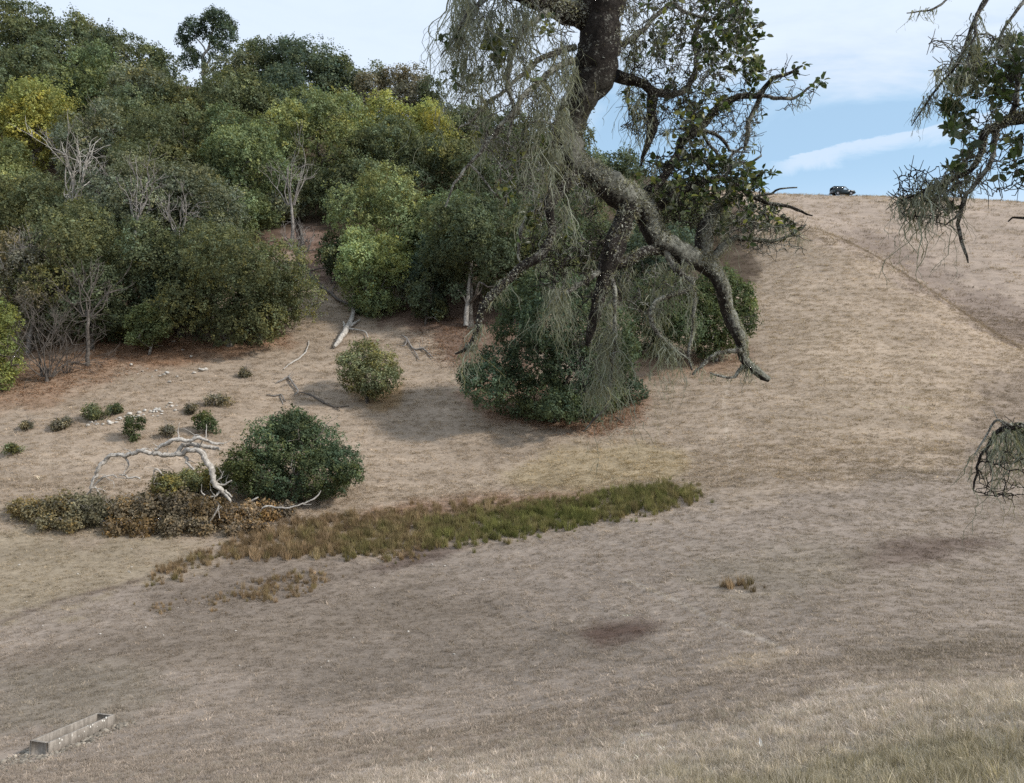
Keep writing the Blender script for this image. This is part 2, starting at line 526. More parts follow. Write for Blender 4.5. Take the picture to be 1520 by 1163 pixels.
def build_ground():
    r = np.concatenate([np.linspace(0.3, 5, 14), np.exp(np.linspace(math.log(5.2), math.log(300), 430)), np.linspace(315, 1500, 20)])
    a = np.concatenate([np.radians(np.arange(-180, -46, 4.0)), np.radians(np.arange(-44, 44.01, 0.2)), np.radians(np.arange(48, 180.1, 4.0))])
    RR, AA = np.meshgrid(r, a, indexing='ij')
    x, y = (RR * np.sin(AA)).ravel(), (RR * np.cos(AA)).ravel()
    z = H(x, y)
    far = np.hypot(x, y) > 310
    z = np.where(far, z - 0.18 * (np.hypot(x, y) - 310), z)
    nr, na = RR.shape
    i, j = np.meshgrid(np.arange(nr - 1), np.arange(na - 1), indexing='ij')
    q = np.stack([i * na + j, i * na + j + 1, (i + 1) * na + j + 1, (i + 1) * na + j], -1).reshape(-1, 4)[:, ::-1]
    mb = MB()
    mb.add(np.stack([x, y, z], 1), q)
    # close the small hole under the camera
    mb.add(np.vstack([np.stack([x, y, z], 1)[:na], [[0, 0, float(H(0.0, 0.0))]]]), np.array([[k, na, k + 1] for k in range(na - 1)]))
    m, nt, out = new_mat('ground')
    at = N(nt, 'ShaderNodeAttribute', attribute_name='zone')
    geo = N(nt, 'ShaderNodeNewGeometry')
    pos = geo.outputs['Position']
    mp = N(nt, 'ShaderNodeMapping')
    mp.inputs['Scale'].default_value = (0.6, 1.0, 1.0)
    nt.links.new(pos, mp.inputs['Vector'])
    n1 = noise(nt, 5.5, 5, 0.7, mp.outputs[0], 0.3)
    n2 = noise(nt, 0.9, 5, 0.65, mp.outputs[0], 0.5)
    n3 = noise(nt, 0.13, 4, 0.6, pos)
    n4 = noise(nt, 24.0, 3, 0.7, pos)
    c = mix(nt, at.outputs['Color'], ramp(nt, n1, [(0.25, 0.72), (0.5, 0.98), (0.75, 1.26)]), 1.0, 'MULTIPLY')
    c = mix(nt, c, ramp(nt, n2, [(0.3, 0.93), (0.5, 1.0), (0.72, 1.06)]), 0.9, 'MULTIPLY')
    c = mix(nt, c, ramp(nt, n3, [(0.3, 0.86), (0.7, 1.12)]), 1.0, 'MULTIPLY')
    c = mix(nt, c, ramp(nt, n4, [(0.3, 0.78), (0.7, 1.2)]), 0.8, 'MULTIPLY')
    mp2 = N(nt, 'ShaderNodeMapping')
    mp2.inputs['Scale'].default_value = (0.10, 0.75, 0.9)
    mp2.inputs['Rotation'].default_value = (0, 0, 0.16)
    nt.links.new(pos, mp2.inputs['Vector'])
    n5 = noise(nt, 0.9, 4, 0.6, mp2.outputs[0], 0.4)
    c = mix(nt, c, ramp(nt, n5, [(0.3, 0.84), (0.55, 1.0), (0.72, 1.14)]), 0.9, 'MULTIPLY')
    b = N(nt, 'ShaderNodeBsdfPrincipled')
    b.inputs['Roughness'].default_value = 0.95
    b.inputs['Specular IOR Level'].default_value = 0.1
    nt.links.new(c, b.inputs['Base Color'])
    bp = N(nt, 'ShaderNodeBump')
    bp.inputs['Strength'].default_value = 0.5
    bp.inputs['Distance'].default_value = 0.05
    nt.links.new(mix(nt, n1, n4, 0.4), bp.inputs['Height'])
    nt.links.new(bp.outputs[0], b.inputs['Normal'])
    nt.links.new(b.outputs[0], out.inputs[0])
    o = mb.build('ground', m, smooth=True)
    me = o.data
    v = np.concatenate(mb.v)
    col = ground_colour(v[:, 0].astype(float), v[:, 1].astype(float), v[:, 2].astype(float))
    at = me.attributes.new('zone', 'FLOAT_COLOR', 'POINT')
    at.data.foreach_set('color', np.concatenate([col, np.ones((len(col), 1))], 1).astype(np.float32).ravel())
    tag(o, kind='structure', label='dry grassy hillsides falling into a shallow valley', cat='ground')


build_ground()


# ------------------------------------------------------------------ grass and sedge (uncountable)
def tuft_mesh(name, nb, spread, h, w, lean, seed, mat=None):
    rr = np.random.default_rng(seed)
    mb = MB()
    for k in range(nb):
        a, rad = rr.random() * 2 * pi, spread * math.sqrt(rr.random())
        b = np.array([rad * math.cos(a), rad * math.sin(a), -0.03])
        hh = h * (0.45 + 0.75 * rr.random())
        d = rr.normal(0, 1, 2) * lean * hh + b[:2] * 0.35
        side = rr.random() * pi
        s = np.array([math.cos(side), math.sin(side), 0]) * w * (0.6 + 0.8 * rr.random())
        m_ = b + np.array([d[0] * 0.4, d[1] * 0.4, hh * 0.6])
        t = b + np.array([d[0] * 1.1, d[1] * 1.1, hh])
        mb.add([b - s, b + s, m_ + s * 0.75, m_ - s * 0.75, t], [[0, 1, 2, 3]])
        mb.add([m_ - s * 0.75, m_ + s * 0.75, t], [[0, 1, 2]])
    me = mb.mesh(name, mat or M_GRASS)
    return bpy.data.objects.new(name, me)


def scatter(name, pts, scl, tint, templates, flat=None):
    n = len(pts)
    me = bpy.data.meshes.new(name)
    me.vertices.add(n)
    me.vertices.foreach_set('co', np.asarray(pts, np.float32).ravel())
    rot = np.zeros((n, 3), np.float32)
    rot[:, 2] = rng.random(n) * 2 * pi
    rot[:, :2] = rng.normal(0, 0.12, (n, 2))
    a = me.attributes.new('rot', 'FLOAT_VECTOR', 'POINT')
    a.data.foreach_set('vector', rot.ravel())
    sv = np.stack([scl, scl, scl * rng.uniform(0.7, 1.25, n)], 1).astype(np.float32)
    a = me.attributes.new('scl', 'FLOAT_VECTOR', 'POINT')
    a.data.foreach_set('vector', sv.ravel())
    a = me.attributes.new('pick', 'INT', 'POINT')
    a.data.foreach_set('value', rng.integers(0, len(templates), n).astype(np.int32))
    a = me.attributes.new('tint', 'FLOAT_COLOR', 'POINT')
    a.data.foreach_set('color', np.concatenate([np.clip(tint, 0.005, 0.9), np.ones((n, 1))], 1).astype(np.float32).ravel())
    col = bpy.data.collections.new(name + ' shapes')
    for t in templates:
        col.objects.link(t)
    ng = bpy.data.node_groups.new(name + ' scatter', 'GeometryNodeTree')
    ng.interface.new_socket('Geometry', in_out='INPUT', socket_type='NodeSocketGeometry')
    ng.interface.new_socket('Geometry', in_out='OUTPUT', socket_type='NodeSocketGeometry')
    gi, go = ng.nodes.new('NodeGroupInput'), ng.nodes.new('NodeGroupOutput')
    ci = ng.nodes.new('GeometryNodeCollectionInfo')
    ci.inputs['Collection'].default_value = col
    ci.inputs['Separate Children'].default_value = True
    ci.inputs['Reset Children'].default_value = True
    iop = ng.nodes.new('GeometryNodeInstanceOnPoints')
    iop.inputs['Pick Instance'].default_value = True

    def na(nm, typ):
        q = ng.nodes.new('GeometryNodeInputNamedAttribute')
        q.data_type = typ
        q.inputs['Name'].default_value = nm
        return q.outputs['Attribute']
    L = ng.links.new
    L(gi.outputs[0], iop.inputs['Points'])
    L(ci.outputs[0], iop.inputs['Instance'])
    L(na('pick', 'INT'), iop.inputs['Instance Index'])
    L(na('rot', 'FLOAT_VECTOR'), iop.inputs['Rotation'])
    L(na('scl', 'FLOAT_VECTOR'), iop.inputs['Scale'])
    L(iop.outputs[0], go.inputs[0])
    o = bpy.data.objects.new(name, me)
    COL.objects.link(o)
    md = o.modifiers.new('scatter', 'NODES')
    md.node_group = ng
    return o


def in_view(x, y, z, margin=260):
    px = CX + F * x / np.maximum(y, 0.1)
    py = HY - F * z / np.maximum(y, 0.1)
    return (px > -margin) & (px < 1520 + margin) & (py < 1163 + margin * 0.8) & (y > 3)


def grass_points(n, y0, y1, seed):
    rr = np.random.default_rng(seed)
    y = np.sqrt(rr.uniform(y0 * y0, y1 * y1, n))
    x = (rr.uniform(-420, 2000, n) - CX) / F * y
    z = H(x, y)
    return x, y, z


STRIP = [(205, 872), (250, 835), (330, 808), (430, 775), (560, 762), (700, 750), (830, 742), (940, 724), (990, 718), (1040, 728), (1040, 738), (960, 758), (850, 778), (740, 798), (620, 810), (560, 822), (470, 820), (400, 826), (330, 828), (270, 850)]
SEDGE2 = [(345, 885), (400, 858), (470, 848), (495, 858), (450, 880), (390, 892)]
SEDGE3 = [(215, 905), (235, 893), (262, 895), (250, 908)]
SEDGE4 = [(300, 890), (312, 880), (335, 882), (330, 900), (310, 904)]
SEDGE5 = [(560, 825), (600, 815), (640, 820), (625, 832), (580, 836)]
SEDGE6 = [(1060, 972), (1110, 955), (1165, 958), (1150, 975), (1095, 985)]
SEDGE7 = [(1083, 870), (1095, 865), (1108, 867), (1100, 873)]


def build_grass():
    ta, te = hit(71, 1120), hit(170, 1076)
    tl = float(np.hypot(*(te - ta)[:2]))
    td = (te - ta)[:2] / tl
    sets = [('near', 33000, 9, 26, 0.13, 60), ('short', 80000, 24, 62, 0.17, 61), ('slope', 124000, 55, 112, 0.26, 62), ('far', 20000, 105, 185, 0.6, 63)]
    P_, S_l, T_ = [], [], []
    for nm, n, y0, y1, s, sd in sets:
        x, y, z = grass_points(n, y0, y1, sd)
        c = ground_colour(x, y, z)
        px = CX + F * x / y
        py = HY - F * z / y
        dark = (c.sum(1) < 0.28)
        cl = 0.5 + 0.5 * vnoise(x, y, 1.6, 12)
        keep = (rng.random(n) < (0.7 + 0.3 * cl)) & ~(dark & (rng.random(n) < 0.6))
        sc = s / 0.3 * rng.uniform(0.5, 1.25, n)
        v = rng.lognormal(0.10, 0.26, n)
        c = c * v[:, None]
        k = rng.random(n) < 0.18
        c[k] = c[k] * 1.35
        tu = (x - ta[0]) * td[0] + (y - ta[1]) * td[1]
        tv = -(x - ta[0]) * td[1] + (y - ta[1]) * td[0]
        keep &= ~((tu > -0.25) & (tu < tl + 0.15) & (tv > -0.22) & (tv < 0.85))
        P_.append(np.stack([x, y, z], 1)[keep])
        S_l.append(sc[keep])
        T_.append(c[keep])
    temps = [tuft_mesh('grass_tuft', 24, 0.36, 0.15, 0.013, 1.0, 100 + k) for k in range(6)]
    o = scatter('grass', np.vstack(P_), np.concatenate(S_l), np.vstack(T_), temps)
    tag(o, 'short dry grass covering the slopes and the valley floor', 'grass', kind='stuff')
    # tall straw on the near bank
    x, y, z = grass_points(38000, 5.5, 27, 64)
    px = CX + F * x / y
    py = HY - F * z / y
    edge = 1163 - (px - 300) * 0.125
    dens = np.clip((py - edge + 40 + 30 * vnoise(x, y, 1.2, 21)) / 60, 0, 1)
    keep = rng.random(len(x)) < dens * (0.45 + 0.55 * vnoise(x, y, 0.7, 22) ** 2 + 0.1)
    x, y, z = x[keep], y[keep], z[keep]
    c = ground_colour(x, y, z)
    c = c * rng.lognormal(0.12, 0.25, len(x))[:, None]
    k = rng.random(len(x)) < 0.3
    c[k] = c[k] * 0.4 + srgb(186, 178, 166) * 0.6
    sc = rng.uniform(0.55, 1.15, len(x)) * np.clip(0.62 + (17 - y) * 0.03, 0.5, 0.95)
    temps = [tuft_mesh('straw_tuft', 34, 0.17, 0.27, 0.0050, 0.30, 200 + k) for k in range(6)]
    o = scatter('tall_grass', np.stack([x, y, z], 1), sc, c, temps)
    tag(o, 'taller pale straw grass on the near bank', 'grass', kind='stuff')
    # sedge and rushes along the wet line
    pts, sc, tn = [], [], []
    for poly, n, hs in ((STRIP, 3000, 0.62), (SEDGE2, 150, 0.42), (SEDGE3, 22, 0.4), (SEDGE4, 22, 0.45), (SEDGE5, 40, 0.4), (SEDGE7, 14, 0.5)):
        p = np.asarray(poly, float)
        got = 0
        while got < n:
            qx = rng.uniform(p[:, 0].min(), p[:, 0].max(), 600)
            qy = rng.uniform(p[:, 1].min(), p[:, 1].max(), 600)
            ok = inpoly(qx, qy, p)
            for a, b in zip(qx[ok], qy[ok]):
                if got >= n:
                    break
                # raggedness: thin out toward the left tail
                if poly is STRIP and a < 420 and rng.random() < 0.45:
                    continue
                stray = rng.random() < 0.16
                h3 = hit(a + rng.normal(0, 26 if stray else 7), b + 3 + rng.normal(0, 9 if stray else 3.5))
                nz = float(vnoise(h3[0:1], h3[1:2], 1.1, 31)[0])
                if nz < -0.75:
                    continue
                pts.append(h3)
                lowedge = (832 - (a - 330) * 0.135) - b      # height above the lower edge
                if poly is STRIP:
                    green = np.clip((a - 400) / 430, 0, 1) * np.clip(1.2 - lowedge / 30, 0.12, 1) + 0.25 * nz
                    if a > 880:
                        green = 0.75 + 0.25 * nz
                else:
                    green = 0.05
                brown = srgb(132, 112, 86) if rng.random() < 0.6 else srgb(156, 134, 108)
                g = srgb(120, 120, 72) if rng.random() < 0.6 else srgb(101, 105, 60)
                gm = np.clip(green + rng.normal(0, 0.16), 0, 1)
                tn.append((brown * (1 - gm) + g * gm) * rng.lognormal(0, 0.2))
                sc.append((0.55 if stray else 1.0) * hs * rng.uniform(0.5, 1.25) * (0.75 if a < 350 else 1.0))
                got += 1
    temps = [tuft_mesh('sedge_tuft', 60, 0.26, 0.85, 0.014, 0.22, 300 + k) for k in range(5)]
    o = scatter('sedge_grass', np.array(pts), np.array(sc), np.array(tn), temps)
    tag(o, 'strip of brown and green sedge along the wet valley line', 'sedge', kind='stuff')
    # fallen leaves under the trees at the foot of the wood
    qx, qy = [], []
    polys = [[(0, 600), (0, 560), (130, 520), (270, 505), (340, 520), (230, 545), (60, 590)], [(120, 520), (160, 480), (200, 470), (230, 520), (290, 500), (430, 495), (430, 512), (300, 528)], [(690, 600), (900, 600), (965, 600), (930, 640), (870, 650), (760, 630)], [(600, 500), (640, 470), (720, 480), (700, 540), (660, 550)]]
    pts, tn, sc = [], [], []
    for poly, n in zip(polys, (2600, 1500, 1500, 1200)):
        p = np.asarray(poly, float)
        a = rng.uniform(p[:, 0].min(), p[:, 0].max(), n)
        b = rng.uniform(p[:, 1].min(), p[:, 1].max(), n)
        ok = inpoly(a + rng.normal(0, 6, n), b + rng.normal(0, 4, n), p)
        for s, t in zip(a[ok], b[ok]):
            h3 = hit(s, t)
            pts.append(h3 + np.array([0, 0, 0.03]))
            tn.append((srgb(160, 128, 104) if rng.random() < 0.6 else srgb(130, 100, 80)) * rng.lognormal(0, 0.25))
            sc.append(rng.uniform(0.6, 1.3))
    temps = []
    for k in range(3):
        mb = MB()
        rr = np.random.default_rng(400 + k)
        for q in range(7):
            c = np.array([rr.normal(0, 0.16), rr.normal(0, 0.16), 0.03 * rr.random()])
            u = unit(rr.normal(0, 1, 3) * np.array([1, 1, 0.5])) * 0.07
            v = unit(np.cross(u, [0.2 * rr.normal(), 0.2 * rr.normal(), 1])) * 0.045
            mb.add([c - u, c + v + [0, 0, 0.015], c + u, c - v + [0, 0, 0.015]], [[0, 1, 2, 3]])
        temps.append(bpy.data.objects.new('leaf_litter', mb.mesh('leaf_litter', M_GRASS)))
    o = scatter('fallen_leaves', np.array(pts), np.array(sc), np.array(tn), temps)
    tag(o, 'rust coloured fallen leaves under the trees', 'leaves', kind='stuff')


build_grass()


# ------------------------------------------------------------------ trees of the wood
D_ = (0.086, 0.101, 0.057)     # dark live oak
B_ = (0.074, 0.096, 0.066)     # blue-dark oak
G_ = (0.122, 0.148, 0.074)     # mid green bay
YG = (0.165, 0.185, 0.086)     # yellow-green maple
YY = (0.245, 0.25, 0.085)     # yellow autumn maple
GR = (0.122, 0.132, 0.086)     # grey-green, lichened
BR = (0.138, 0.126, 0.088)     # grey-brown, half bare
OL = (0.104, 0.113, 0.058)     # olive


def crown_mesh(mb, C, Rr, nleaf, leaf, base, seed, squash=0.9, gap=0.12, hue=0.10, flo=None, ragged=0.12):
    rr = np.random.default_rng(seed)
    C = np.asarray(C, float)
    Rr = np.asarray(Rr, float)
    per = 12
    nc = max(40, int(nleaf / per))
    m = int(nc * 2.6)
    w = Rr ** 2
    li = rr.choice(len(C), m, p=w / w.sum())
    d = rr.normal(0, 1, (m, 3))
    d[:, 2] += 0.25
    d[:, 1] -= 0.25
    d = unit(d)
    cc = C[li] + d * (Rr[li] * rr.uniform(0.70, 1.06, m))[:, None] * np.array([1, 1, squash])
    dist = np.linalg.norm((cc[:, None] - C[None]) / np.array([1, 1, squash]), axis=2) / Rr[None]
    deep = dist.min(1) < 0.68
    hole = vnoise(cc[:, 0] + cc[:, 2] * 0.7, cc[:, 1] + cc[:, 2] * 1.3, float(np.mean(Rr)) * 0.6, seed % 17) < -1 + 2 * gap
    keep = ~(deep & (rr.random(m) < 0.8)) & ~hole
    if flo is not None:
        keep &= cc[:, 2] > flo + 0.05
    k = np.nonzero(keep)[0][:nc]
    cc, d, li = cc[k], d[k], li[k]
    nc = len(cc)
    lobe_t = rr.lognormal(0.12, 0.20, len(C))
    ct = rr.lognormal(0.22, 0.19, nc) * lobe_t[li]
    ch = rr.normal(0, hue, nc) + rr.normal(0, hue * 0.8, len(C))[li]
    n = nc * per
    ci = np.repeat(np.arange(nc), per)
    shoot = np.where(rr.random(nc) < ragged, rr.uniform(0.05, 0.34, nc), 0.0)
    cc = cc + d * (Rr[li] * shoot)[:, None] + np.array([0, 0, 0.4]) * (Rr[li] * shoot)[:, None]
    p = cc[ci] + rr.normal(0, leaf * 1.35, (n, 3))
    nv = unit(d[ci] * 0.75 + rr.normal(0, 0.55, (n, 3)) + np.array([0, 0, 0.25]))
    u = unit(np.cross(nv, rr.normal(0, 1, (n, 3))))
    v = np.cross(nv, u)
    L = leaf * rr.uniform(0.55, 1.25, n)[:, None]
    Wd = L * rr.uniform(0.45, 0.8, n)[:, None]
    bend = nv * L * 0.22
    V = np.stack([p - u * L - bend, p + v * Wd, p + u * L - bend, p - v * Wd], 1).reshape(-1, 3)
    Fq = np.arange(n * 4).reshape(-1, 4)
    t = ct[ci] * rr.lognormal(0, 0.10, n)
    h = np.maximum(ch[ci] + rr.normal(0, 0.05, n), -0.10 - 0.3 * hue)
    col = np.array(base)[None] * t[:, None] * np.stack([1 + h, 1 + 0.35 * h, 1 - 0.7 * h], 1)
    mb.add(V, Fq, np.clip(col, 0.008, 0.6))


def auto_lobes(c, ax, rr, n):
    d = rr.normal(0, 1, (n, 3))
    d[:, 2] = np.abs(d[:, 2]) * np.where(rr.random(n) < 0.66, 1, -0.8)
    d = unit(d)
    C = c + d * ax * rr.uniform(0.45, 1.0, (n, 1))
    mr = float(np.mean(ax))
    Rr = mr * rr.uniform(0.22, 0.46, n) ** 1.0
    C[:, 0] += rr.normal(0, 0.10) * ax[0] * (C[:, 2] - c[2]) / ax[2]
    C = np.vstack([C, c[None]])
    Rr = np.append(Rr, mr * 0.58)
    return C, Rr


def limb_tree(mb, base, top, r0, rr, spread, n=5, depth=2, sides=6, wob=0.08, up=0.5):
    """Tapered trunk with limbs that fork."""
    L = np.linalg.norm(top - base)
    t = np.linspace(0, 1, 7)[:, None]
    off = np.cumsum(rr.normal(0, wob * L * 0.35, (7, 3)) * np.array([1, 1, 0.3]), 0)
    off[0] = 0
    pts = base + (top - base) * t + off * t
    tube(mb, pts, r0 * (1 - 0.72 * t[:, 0]) + r0 * 0.5 * np.exp(-t[:, 0] * 14), sides)

    def grow(p, d, l, r, k):
        m = 5
        q = [p]
        dd = d.copy()
        for i in range(m - 1):
            dd = unit(dd + rr.normal(0, 0.28, 3) + np.array([0, 0, 0.10 * up]))
            q.append(q[-1] + dd * l / (m - 1))
        q = np.array(q)
        tube(mb, q, np.linspace(r, r * 0.4, m), max(3, sides - 2), cap=False)
        if k > 0:
            for s in range(rr.integers(2, 4)):
                i = rr.integers(2, m)
                grow(q[i], unit(dd + rr.normal(0, 0.75, 3)), l * rr.uniform(0.5, 0.75), r * 0.5, k - 1)
    for i in range(n):
        j = rr.integers(2, 7)
        a = rr.random() * 2 * pi
        d = unit(np.array([math.cos(a) * spread, math.sin(a) * spread, up * rr.uniform(0.4, 1.3)]))
        grow(pts[j], d, L * rr.uniform(0.35, 0.6), r0 * (1 - 0.7 * j / 6) * 0.7, depth)


def tree(name, cat, label, px, top, base, width, col, seed, group='trees of the hillside wood', dens=1.0, lobes=None, gap=0.17, nl=None, leafpx=1.8, bark=None, crown_low=0.0, hue=0.10, dark_trunk_h=0.55, squash=0.9, ragged=0.12):
    b = hit(px, base)
    Y = b[1]
    s = Y / F
    rr = np.random.default_rng(seed)
    hh = (base - top) * s
    ww = width * s * (1.0 if lobes else 1.14)
    ax = np.array([ww / 2, ww / 2 * 0.9, hh * (1 - crown_low) / 2])
    c = b + np.array([0, 0, hh * crown_low + ax[2] * 0.94])
    if lobes:
        C = np.array([P(l[0], l[1], Y + (l[3] if len(l) > 3 else 0) + rr.normal(0, 0.12 * ww)) for l in lobes])
        Rr = np.array([l[2] * s for l in lobes])
    else:
        n = nl or int(np.clip(width * (base - top) / 300, 16, 44))
        C, Rr = auto_lobes(c, ax * np.array([0.98, 0.98, 0.98]), rr, n)
    area = width * (base - top)
    nleaf = int(np.clip(area / 6.2 * 7.2 * dens * (2.1 / leafpx) ** 2, 1200, 80000))
    root = empty(name, b)
    tag(root, label, cat, group)
    mb = MB()
    crown_mesh(mb, C, Rr, nleaf, leafpx * s * 0.98, col, seed + 1, gap=gap, hue=hue, flo=float(b[2]) - 0.1, squash=squash, ragged=ragged)
    mb.build('crown', M_FOL, root, origin=b)
    twiggy = col in (GR, BR)
    tb = MB()
    limb_tree(tb, b - np.array([0, 0, 0.4]), b + np.array([rr.normal(0, 0.08 * ww), 0, hh * dark_trunk_h + 0.4]), max(0.05, 0.028 * hh + 0.03), rr, 0.8, n=12 if twiggy else 5, depth=2 if twiggy else 1)
    tb.build('trunk', bark or (M_GREYWOOD if twiggy else M_BARK), root, True, origin=b)
    return root


T = 'tree'
TREES = [
    # px, top, base, width, colour, label, keywords
    (28, -8, 150, 120, D_, 'dark oak filling the top left corner of the wood against the sky', {}),
    (95, 30, 145, 95, D_, 'dark oak on the ridge next to the top left corner, rounded top against sky', {}),
    (143, 30, 135, 62, GR, 'thin grey topped oak poking up between two dark ridge oaks', dict(gap=0.3)),
    (196, 48, 160, 108, D_, 'broad dark oak on the ridge just left of the open sky gap', {}),
    (232, 70, 150, 40, B_, 'small dark oak at the very edge of the sky gap on the ridge', {}),
    (345, 84, 165, 84, GR, 'grey green oak directly below the lone tree on the ridge', {}),
    (392, 60, 160, 88, D_, 'dark ridge oak right of the lone pale trunked tree', {}),
    (452, 57, 175, 112, B_, 'tallest blackish oak in the middle of the ridge skyline', {}),
    (512, 88, 185, 66, D_, 'dark oak on the ridge right of the tallest blackish one', {}),
    (549, 86, 190, 44, GR, 'sparse twiggy crown standing up beside the brown dome on the ridge', dict(gap=0.42, dens=0.6)),
    (588, 102, 195, 92, BR, 'brownish dome shaped tree on the ridge skyline', {}),
    (642, 128, 205, 66, D_, 'low dark tree on the ridge above the yellow maple', {}),
    (692, 150, 225, 76, D_, 'dark tree on the ridge just left of the lichen draped limb', {}),
    (752, 168, 250, 96, D_, 'ridge tree glimpsed behind the left lichen curtains', {}),
    (828, 190, 275, 100, OL, 'ridge tree glimpsed behind the crook of the big limb', {}),
    (905, 225, 300, 100, D_, 'ridge tree glimpsed just right of the crook of the big limb', {}),
    (975, 262, 345, 90, D_, 'tree on the ridge low behind the leafy branch tips', {}),
    (1040, 290, 360, 90, OL, 'last tree of the ridge toward the open slope, behind mossy branch', {}),
    (60, 62, 240, 130, D_, 'big dark oak right above the bright yellow tree', {}),
    (145, 78, 235, 105, G_, 'green oak above and right of the bright yellow tree', {}),
    (218, 96, 250, 112, GR, 'greyish oak below the broad dark ridge oak', {}),
    (45, 118, 270, 128, YY, 'bright yellow autumn maple at the left edge', dict(hue=0.14, gap=0.06)),
    (288, 104, 255, 150, OL, 'wide olive oak spreading under the sky gap', {}),
    (205, 135, 275, 125, D_, 'dark oak in the thick of the wood above the bare grey tree', {}),
    (372, 112, 250, 110, D_, 'dark round oak under the ridge, left of the large yellow green maple', {}),
    (425, 105, 235, 100, B_, 'blue dark oak just above the large yellow green maple', {}),
    (474, 132, 300, 135, YG, 'large round yellow green maple in the middle of the wood', dict(hue=0.12)),
    (582, 147, 250, 100, YY, 'yellow maple under the brown dome, left one of two touching', dict(hue=0.12)),
    (645, 152, 255, 68, YY, 'small yellow maple, right one of two touching', dict(hue=0.12)),
    (590, 185, 300, 125, D_, 'dark oak directly below the two touching yellow maples', {}),
    (665, 195, 300, 105, OL, 'olive tree below the small yellow maple', {}),
    (745, 215, 330, 115, D_, 'dark tree behind the hanging lichen left of the crook', {}),
    (265, 165, 335, 150, OL, 'wide olive brown oak in the heart of the wood', {}),
    (352, 163, 345, 112, G_, 'tall light green bay with a pointed top', dict(hue=0.12)),
    (140, 155, 320, 95, GR, 'grey oak behind the bare branching tree', dict(gap=0.25)),
    (10, 205, 330, 80, YG, 'yellow green tree under the bright yellow maple', {}),
    (420, 225, 320, 75, GR, 'grey thin tree with bare limbs below the large yellow green maple', dict(gap=0.4, dens=0.6)),
    (520, 235, 330, 100, D_, 'dark oak between the two large yellow green maples', {}),
    (55, 270, 410, 150, OL, 'olive oak at the left edge below the bare branches', {}),
    (215, 225, 415, 150, GR, 'grey brown oak with lichened twigs at the centre of the wood', dict(gap=0.22, hue=0.06)),
    (300, 255, 415, 120, GR, 'grey green oak left of the light green bay', dict(gap=0.2)),
    (140, 285, 420, 110, D_, 'dark oak beneath the bare branching tree', {}),
    (370, 270, 360, 70, G_, 'lower green skirted bay at the top of the bare gully', {}),
    (582, 262, 425, 150, YG, 'large yellow green maple right of the bare gully', dict(hue=0.12)),
    (660, 285, 440, 110, G_, 'green tree leaning over the dark hollow right of the gully maple', {}),
    (698, 290, 485, 145, D_, 'dark oak with a pale trunk showing at its foot', dict(crown_low=0.2)),
    (640, 350, 470, 70, B_, 'dark low oak in the hollow between gully maple and pale trunk', {}),
    (548, 333, 468, 92, (0.17, 0.2, 0.09), 'dense light green tree at the foot of the gully maple', dict(hue=0.12)),
    (790, 300, 470, 120, D_, 'dark oak behind the left hanging branch of the limb', {}),
    (870, 300, 440, 120, D_, 'dark oak behind the forked limb', {}),
    (965, 330, 450, 110, B_, 'dark oak glimpsed through the fork under the limb', {}),
    (110, 310, 490, 180, OL, 'broad olive oak low in the wood at left', {}),
    (45, 340, 520, 110, BR, 'brown half bare oak at the left edge, low in the wood', dict(gap=0.4, dens=0.7)),
    (215, 340, 500, 130, D_, 'dark oak left of the great rounded oak by the open slope', {}),
    (342, 335, 512, 205, OL, 'great rounded dark green oak where the wood meets the open slope', dict(dens=1.15, hue=0.13)),
    (270, 380, 500, 80, D_, 'small dark oak hugging the left side of the great rounded oak', {}),
    (385, 400, 505, 100, OL, 'lower right shoulder oak of the great rounded oak, beside bare slope', {}),
    (135, 425, 520, 110, D_, 'low green thicket oak at the foot of the wood above rusty leaves', {}),
    (412, 282, 338, 62, GR, 'grey leafless looking shrub at the very top of the bare gully', dict(gap=0.3)),
    (505, 345, 425, 56, D_, 'dark shrub against the left side of the gully maple', {}),
    (630, 425, 482, 62, D_, 'low dark shrub in the hollow left of the pale trunk', {}),
    (560, 440, 472, 70, G_, 'low leafy skirt shrub under the light green tree by the gully', {}),
]
for i, (px, top, base, wd, col, lab, kw) in enumerate(TREES):
    tree('oak_tree' if 'oak' in lab else ('maple_tree' if 'maple' in lab else ('bay_tree' if 'bay' in lab else 'broadleaf_tree')), T, lab, px, top, base, wd, col, 1000 + 7 * i, **kw)

# lone tree on the ridge: pale twisted trunk, crown of separate heads
b = hit(304, 118)
s = b[1] / F
root = tag(empty('oak_tree', b), 'lone tree on the ridge with a twisted pale trunk and open crown against the sky', T, 'trees of the hillside wood')
lob = [(312, 36, 16), (325, 30, 15), (305, 50, 12), (333, 48, 14), (340, 40, 12), (318, 22, 10), (280, 48, 14), (272, 60, 10), (288, 38, 12), (276, 68, 8), (345, 55, 8), (320, 62, 9), (285, 82, 12), (280, 92, 13), (296, 92, 10), (325, 78, 12), (335, 72, 9)]
mb = MB()
crown_mesh(mb, [P(a, c_, b[1] + random.uniform(-2, 2)) for a, c_, r in lob], [r * s for a, c_, r in lob], 11000, 1.6 * s, (0.062, 0.082, 0.055), 71, gap=0.12)
mb.build('crown', M_FOL, root, origin=b)
tb = MB()
for line, r0 in (([(303, 122), (302, 105), (306, 96), (300, 90), (303, 80), (309, 74), (312, 60), (318, 40)], 0.5), ([(306, 96), (311, 88), (310, 80), (305, 76), (300, 66), (285, 52)], 0.3), ([(309, 74), (322, 66), (335, 52)], 0.22)):
    q = smooth_path([P(a, c_, b[1]) for a, c_ in line], 0.5, 0.05)
    tube(tb, q, np.linspace(r0, r0 * 0.35, len(q)), 7)
tb.build('trunk', M_PALE, root, True, origin=b)

